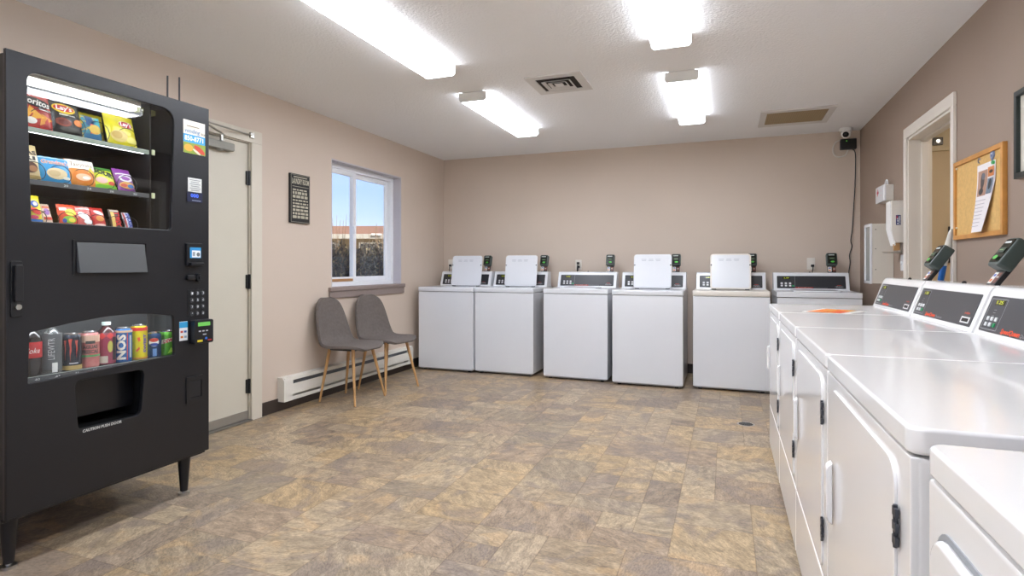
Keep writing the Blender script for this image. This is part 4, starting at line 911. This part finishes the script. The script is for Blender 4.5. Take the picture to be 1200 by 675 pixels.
# ------------------------------------------------------------------ right wall things (local x = -Y world, -y = into room)
def rw(name, label, cat, y, z, group=None): return thing(name, label, cat, (XR, y, z), -PI/2, group)
M_cork = mat('cork', 'D6AE6C', .85, var=.08, vscale=60, bump=.3, bscale=300); M_oak = mat('oak_frame', 'C98E46', .45, var=.1, vscale=20)
cb = rw('bulletin_board', 'cork bulletin board with oak frame hanging above the dryers', 'bulletin board', 3.545, 1.488)
W2, H2 = .305, .213
MB().box(-W2+.02, W2-.02, -.010, 0, -H2+.02, H2-.02).build('cork_panel', M_cork, cb)
plate('frame', [(-W2, -H2), (W2, -H2), (W2, H2), (-W2, H2)], [[(-W2+.024, -H2+.024), (W2-.024, -H2+.024), (W2-.024, H2-.024), (-W2+.024, H2-.024)]], -.02, 0, M_oak, cb, bevel=.002)
pp = rw('pinned_flyer', 'curling flyer with dog photos pinned to the cork board', 'flyer', 3.435, 1.585)
def curl(x, z): # slight curl away from board at the lower edge, taper toward the bottom
    k = (0-z)/.22
    return Vector((-.105+(x+.105)*(1-.38*max(0, k-.2)), -.013-.018*max(0, k)**1.5, z))
MB().grid(lambda u, v: curl(-.105+.21*u, -.285+.335*v), 10, 14).build('sheet', flat('EFEBEC'), pp)
def P2(x, z, o): q = curl(x, z); return Vector((q.x, q.y-o-.0006, q.z))
art([('r', -.035, -.045, .110, .125, 'B8917C', {'name': 'photo'}), ('e', -.035, -.035, .045, .08, '4B4444', {'name': 'photo'}), ('e', -.025, -.012, .04, .034, '6A6E78', {'name': 'photo'}), ('e', -.04, -.085, .055, .034, '2E2A2C', {'name': 'photo'}),
     ('r', .062, -.0, .066, .046, 'D88A50', {'name': 'photo'}), ('e', .064, .0, .042, .016, '3A2A24', {'name': 'photo'}), ('r', .062, -.068, .062, .072, '7A8A9A', {'name': 'photo'}), ('e', .062, -.06, .034, .05, '23282E', {'name': 'photo'})]+
    [('r', -.02, -.130-.018*i, .14, .003, 'B7B2B8', {'name': 'text_line'}) for i in range(8)], pp, P2)
o = MB().cyl((.088, -.022, .038), (.088, -.012, .038), .009, n=12).build('push_pin', flat('4CB06A'), pp)
t = rw('badge_sticker', 'small blue and grey folded badge pinned high on the cork board', 'pin', 3.36, 1.660)
MB().prism([(-.018, -.01), (-.004, -.026), (.018, -.004), (.012, .02), (-.002, .012), (-.008, .026), (-.02, .008)], -.018, -.010, 'y', .001).build('badge', flat('8390B4'), t)
art([('e', 0, -.002, .016, .014, '4A5C94'), ('e', .002, .006, .010, .006, 'D9DDE6')], t, lambda x, z, o: Vector((x, -.0182-o, z)))
t = rw('tack_ring', 'tiny silver clip pinned on the cork board above the flyer', 'clip', 3.52, 1.660)
MB().tube([(0.011*math.cos(a), -.013, .012*math.sin(a)) for a in [i*PI/8 for i in range(14)]], .0028, 6).build('clip', mat('clip_grey', '8C8C90', .35, .7), t)
for nm, (yy, zz) in enumerate(((3.815, 1.665), (3.815, 1.34))):
    t = rw('thumbtack', ['pale thumbtack at the upper far corner of the cork board', 'pale thumbtack low at the far edge of the cork board'][nm], 'thumbtack', yy, zz)
    MB().cyl((0, -.018, 0), (0, -.010, 0), .006, .004, n=12).build('tack', flat('E6DEC8'), t)
pf = rw('picture_frame', 'black picture frame cut off by the right edge', 'picture frame', 2.86, 1.70)
plate('frame', [(-.262, -.19), (.262, -.19), (.262, .19), (-.262, .19)], [[(-.238, -.166), (.238, -.166), (.238, .166), (-.238, .166)]], -.024, 0, mat('frame_black', '1B2423', .35), pf, bevel=.002)
MB().box(-.24, .24, -.008, 0, -.168, .168).build('mat_board', flat('D8D2C6'), pf)

fc = rw('wall_cabinet', 'white wall cabinet with grey glass front, lowest on the wall in the corner', 'cabinet', 5.255, .995)
MB().box(-.105, .105, -.143, 0, 0, .465, .004).build('case', mat('cabinet_cream', 'D9D3C8', .4), fc)
plate('door_frame', [(-.107, -.002), (.107, -.002), (.107, .467), (-.107, .467)], [[(-.085, .02), (.085, .02), (.085, .445), (-.085, .445)]], -.156, -.143, M_white, fc, bevel=.002)
MB().box(-.086, .086, -.148, -.144, .019, .446).build('glass', mat('smoked_pane', '8E9290', .1), fc)
for z in (.11, .27, .42): MB().cyl((.1055, -.12, z), (.107, -.12, z), .004, n=8).build('rivet', M_grey, fc)
sd = rw('soap_dispenser', 'white hand sanitizer dispenser with blue logo beside the doorway', 'dispenser', 4.945, 1.30)
M_disp_w = mat('dispenser_white', 'DDD8D0', .35)
MB().prism([(0, .0), (-.05, -.0), (-.062, .03), (-.078, .09), (-.078, .30), (-.07, .308), (0, .308)], -.072, .072, 'x', .006, 3).build('body', M_disp_w, sd)
MB().prism([(-.055, -.02), (-.084, .10), (-.084, .305), (-.076, .305), (-.076, .10), (-.048, -.015)], -.060, .060, 'x', .003).build('push_bar', mat('dispenser_bar', 'F0F0EE', .3), sd)
MB().box(-.018, .018, -.05, -.02, -.03, .0, .004).build('nozzle', M_grey, sd)
SF = lambda x, z, o: Vector((.0725+o, x, z))
art([('r', -.036, .165, .030, .072, '23306B', {'name': 'logo'}), ('t', -.034, .165, .060, .026, 'E8ECF4', {'s': 'PURELL', 'rot': PI/2, 'bold': .0004}), ('p', -.045, .185, .012, .03, 'C23A4A', {'pts': [(-.5, -.5), (.5, 0), (0, .5)], 'name': 'logo'})], sd, SF)
tr = MB().lathe([(0, 0), (.05, .0), (.062, .012), (.058, .012), (.048, .004), (0, .004)], (0, -.06, -.075)).box(-.02, .02, -.06, 0, -.075, -.068).box(-.03, .03, -.012, 0, -.075, .0)
tr.build('drip_tray', mat('tray_clear', 'C8C2B8', .3), sd)
MB().box(.02, .05, -.058, -.02, -.055, .0, .003).build('bottle_neck', mat('amber_plastic', 'B98F5E', .4), sd)
fa = rw('first_aid_box', 'small white first aid box with red cross hung highest on the wall by the corner', 'first aid box', 5.27, 1.635)
MB().box(-.13, .13, -.055, 0, 0, .125, .006).build('case', M_disp_w, fa)
MB().box(-.132, .132, -.068, -.052, -.002, .127, .006).build('lid', M_white, fa)
MB().tube([(.04+.035*math.cos(a)*-1, -.03, .125+.045*math.sin(a)) for a in [i*PI/10 for i in range(11)]], .006, 8).build('handle', M_white, fa)
art([('r', -.055, .08, .018, .055, 'C8283A', {'name': 'cross'}), ('r', -.055, .08, .055, .018, 'C8283A', {'name': 'cross'}), ('r', .05, .05, .035, .012, 'B8A0A4', {'name': 'text_line'}), ('r', .05, .085, .035, .006, 'B8A0A4', {'name': 'text_line'})], fa, lambda x, z, o: Vector((x, -.0682-o, z)))
sw = rw('light_switch', 'narrow white switch plate under the sanitizer dispenser', 'light switch', 4.905, 1.155)
MB().rrect(-.036, .036, -.058, .058, -.007, 0, .005, 3, bev=.002).build('cover_plate', M_white, sw); MB().box(-.006, .006, -.016, -.006, -.012, .012, .002).build('toggle', M_white, sw)

# broom behind the dryers
br = thing('mop', 'blue mop handle with white grip leaning in the doorway behind the dryers', 'mop', (0, 0, 0))
A, B, C2 = Vector((1.02, 4.06, .07)), Vector((1.149, 3.900, 1.135)), Vector((1.176, 3.866, 1.34))
MB().cyl(A, B, .016, n=16).build('pole', mat('blue_pole', '1F5FA8', .3), br)
MB().tube([B, B.lerp(C2, .15), B.lerp(C2, .6), B.lerp(C2, .9), C2], [.015, .017, .016, .011, .004], 16).build('grip', mat('white_grip', 'D8D8D2', .4), br)
hd = MB().box(.90, 1.13, 4.03, 4.09, .045, .075, .008)
hd.build('mop_head', flat('2C5E9A'), br)
MB().box(.90, 1.13, 4.035, 4.085, 0, .046, .004).build('mop_pad', flat('C9C9C4'), br)
# hallway wall fittings
hp = thing('wall_control_panel', 'cream wall plate with a dark square dial in the room beyond', 'control panel', (1.745, 6.1, 2.235), 0)
MB().box(-.09, .09, -.02, 0, -.085, .085, .006).build('plate', mat('plate_cream', 'CDBF9F', .5), hp); MB().box(-.04, .04, -.035, -.018, -.035, .035, .006).build('dial', mat('dial_brown', '4A4236', .4), hp); MB().cyl((0, -.045, 0), (0, -.033, 0), .016).build('knob', M_chrome, hp)
hf = thing('picture_frame', 'dark framed picture in the hallway, glimpsed behind the blue mop', 'picture frame', (1.97, 6.1, 1.32), 0)
plate('frame', [(-.14, -.16), (.14, -.16), (.14, .16), (-.14, .16)], [[(-.115, -.135), (.115, -.135), (.115, .135), (-.115, .135)]], -.02, 0, M_blackg, hf)
MB().box(-.12, .12, -.006, 0, -.14, .14).build('print', flat('9C9A52'), hf)
hl = thing('ceiling_light', 'added round ceiling light in the hallway, unseen above the door head', 'ceiling light', (2.2, 4.6, H), 0)  # out-of-view lamp added to brighten the hallway wall
MB().lathe([(.17, 0), (.17, -.02), (.15, -.05), (0, -.07)]).build('diffuser', mat('hall_fill_diffuser', 'FFFFFF', .4, emit='FFF4E4', estr=22.), hl)
MB().lathe([(.18, 0), (.185, -.015), (.172, -.02), (.17, 0)]).build('rim', M_lhouse, hl)

# floor drain
fd = thing('floor_drain', 'small round metal floor drain set in the vinyl floor', 'drain', (.126, 4.431, 0), 0)
MB().lathe([(0, .0012), (.058, .0012), (.06, .0)], n=32).build('ring', mat('drain_metal', 'A5A5A2', .35, .8), fd)
d = MB()
for i in range(-3, 4):
    wq = math.sqrt(max(0, .048**2-(i*.013)**2)); d.box(-wq, wq, i*.013-.003, i*.013+.003, .0012, .0019)
d.build('grate_slots', M_dark, fd)

# ------------------------------------------------------------------ outside the window
random.seed(11)
gm = mat('dry_ground', '8C8268', .9, var=.2, vscale=1.)
struct(MB().box(-60, XL-T-.001, -25, 60, -.3, -.12).build('ground_outside', gm, smooth=0))
struct(MB().box(-9, 8, -14, YF-T-.001, -.12, -.10).build('bounce_ground', mat('bounce_concrete', 'D9D6CE', .85, var=.04), smooth=0))  # unseen pale ground added to bounce sunlight up onto the ceiling
th = math.radians(20.556); Rh = (math.cos(th), math.sin(th)); Fh = (-math.sin(th), math.cos(th))
def outp(px, d): u = (px-600)/672; return (d*(Fh[0]+u*Rh[0]), d*(Fh[1]+u*Rh[1]))
hc = outp(425, 24)
hs = thing('house', 'tan stucco house with brown shingle roof seen through the window', 'house', (hc[0], hc[1], -.12), th)
ez, rz_ = 2.415+.12, 3.06+.12
MB().box(-7, 7, 0, 7, 0, ez).build('wall', mat('stucco_tan', '8A7858', .8, bump=.2), hs, smooth=0)
MB().prism([(-.6, ez), (3.5, rz_), (7.6, ez), (7.6, ez-.1), (-.6, ez-.1)], -7.6, 7.6, 'x').build('roof', mat('brown_shingle', '6A4A36', .85, var=.12, vscale=3), hs, smooth=0)
MB().box(-7.6, 7.6, -.68, -.58, ez-.16, ez+.03).build('gutter', flat('9A958A'), hs)
for x in (-1.6, .35):
    wf = MB().box(x-.5, x+.5, -.05, 0, 1.25, 2.25, .01).build('window', flat('EDEAE2'), hs); MB().box(x-.43, x+.43, -.06, -.04, 1.32, 2.18).build('pane', mat('dark_pane', '38434E', .1), wf)
MB().box(.55, .95, -.75, -.70, ez-.02, ez+.04).box(.72, .76, -.72, -.3, ez, ez+.03).build('yard_light', flat('E8E8E4'), hs)
M_leaf = mat('shrub_leaf', '34322A', .7, var=.35, vscale=9); M_leaf2 = mat('shrub_leaf_pale', '8E7F55', .7, var=.3, vscale=9); M_twig = mat('shrub_twig', '6E5A44', .8)
def shrub(label, cx, cy, rad, h, n):
    r = thing('shrub', label, 'shrub', (cx, cy, -.12), 0, None)
    b = MB(); p2 = MB(); tw = MB()
    for i in range(n):
        a = random.uniform(0, 2*PI); e = random.random()**.5*rad; z = random.uniform(.05, 1)**.6*h*(1-.18*(e/rad)**2)*random.uniform(.8, 1.04)
        c = Vector((e*math.cos(a), e*math.sin(a), z)); s = random.uniform(.012, .028)
        q = Matrix.Translation(c) @ Matrix.Rotation(random.uniform(0, PI), 4, 'Z') @ Matrix.Rotation(random.uniform(0, PI), 4, 'X')
        tgt = p2 if random.random() < .13 else b
        vs = [tgt.bm.verts.new(q @ Vector(v)) for v in ((-s*.4, -s, 0), (s*.4, -s*.6, .004), (s*.5, s*.5, 0), (0, s*1.2, .003), (-s*.5, s*.4, 0))]; tgt.bm.faces.new(vs)
    for i in range(46):
        a = random.uniform(0, 2*PI); e = rad*random.random()
        p0 = Vector((e*.3*math.cos(a), e*.3*math.sin(a), 0)); p1 = Vector((e*.8*math.cos(a), e*.8*math.sin(a), h*.75)); pz = Vector((e*math.cos(a)+random.uniform(-.12, .12), e*math.sin(a)+random.uniform(-.12, .12), h*random.uniform(.9, 1.22)))
        tw.tube([p0, p1, pz], [.012, .006, .002], 5)
    b.build('foliage', M_leaf, r, smooth=0); p2.build('pale_foliage', M_leaf2, r, smooth=0); tw.build('twigs', M_twig, r, smooth=0)
for lab, px, d, rad, h, n in (('dense dark shrub filling the left pane of the window', 392, 7.5, .52, 1.5, 17000), ('dense dark shrub standing behind the right pane of the window', 446, 8.75, .62, 1.55, 20000)):
    x, y = outp(px, d); shrub(lab, x, y, rad, h+.08, n)

# ------------------------------------------------------------------ world, sun, camera
wd = bpy.data.worlds.new('sky'); SC.world = wd; wd.use_nodes = True; nt = wd.node_tree
bg = nt.nodes['Background']
sky = nt.nodes.new('ShaderNodeTexSky'); sky.sky_type = 'NISHITA'; sky.sun_disc = False; sky.sun_elevation = math.radians(48); sky.sun_rotation = math.radians(100); sky.air_density = 1.2; sky.dust_density = .6; sky.ozone_density = 1.6
tcw = nt.nodes.new('ShaderNodeTexCoord'); mpw = nt.nodes.new('ShaderNodeMapping'); mpw.inputs['Scale'].default_value = (1.5, 1.5, 7)
nz = nt.nodes.new('ShaderNodeTexNoise'); nz.inputs['Scale'].default_value = 2.2; nz.inputs['Detail'].default_value = 6
rpw = nt.nodes.new('ShaderNodeValToRGB'); rpw.color_ramp.elements[0].position = .42; rpw.color_ramp.elements[0].color = (.0, .0, .0, 1); rpw.color_ramp.elements[1].position = .72; rpw.color_ramp.elements[1].color = (.35, .35, .35, 1)
mxw = nt.nodes.new('ShaderNodeMix'); mxw.data_type = 'RGBA'; mxw.inputs[7].default_value = (7.5, 8.3, 9.5, 1)
nt.links.new(tcw.outputs['Generated'], mpw.inputs[0]); nt.links.new(mpw.outputs[0], nz.inputs['Vector']); nt.links.new(nz.outputs['Fac'], rpw.inputs[0]); nt.links.new(rpw.outputs[0], mxw.inputs[0])
nt.links.new(sky.outputs[0], mxw.inputs[6]); tint = nt.nodes.new('ShaderNodeMix'); tint.data_type = 'RGBA'; tint.blend_type = 'MULTIPLY'; tint.inputs[0].default_value = 1; tint.inputs[7].default_value = (.86, .92, 1.3, 1)
nt.links.new(mxw.outputs[2], tint.inputs[6]); nt.links.new(tint.outputs[2], bg.inputs['Color'])
bg.inputs['Strength'].default_value = .052
sl = bpy.data.lights.new('sun', 'SUN'); sl.energy = 5.; sl.angle = .01; sl.color = (1, .95, .87)
so = bpy.data.objects.new('sun', sl); COL.objects.link(so); so.rotation_euler = (0, math.radians(42), math.radians(-25))

cd = bpy.data.cameras.new('camera'); co = bpy.data.objects.new('camera', cd); COL.objects.link(co)
co.location = (0, 0, 1.13); co.rotation_euler = (PI/2, 0, th)
cd.sensor_width = 36; cd.lens = 672/1200*36; cd.shift_y = -25.5/1200; cd.clip_start = .02; cd.clip_end = 200
SC.camera = co
vs_ = SC.view_settings; vs_.view_transform = 'Standard'; vs_.look = 'None'; vs_.gamma = 1; vs_.use_curve_mapping = False; vs_.exposure = 1.66
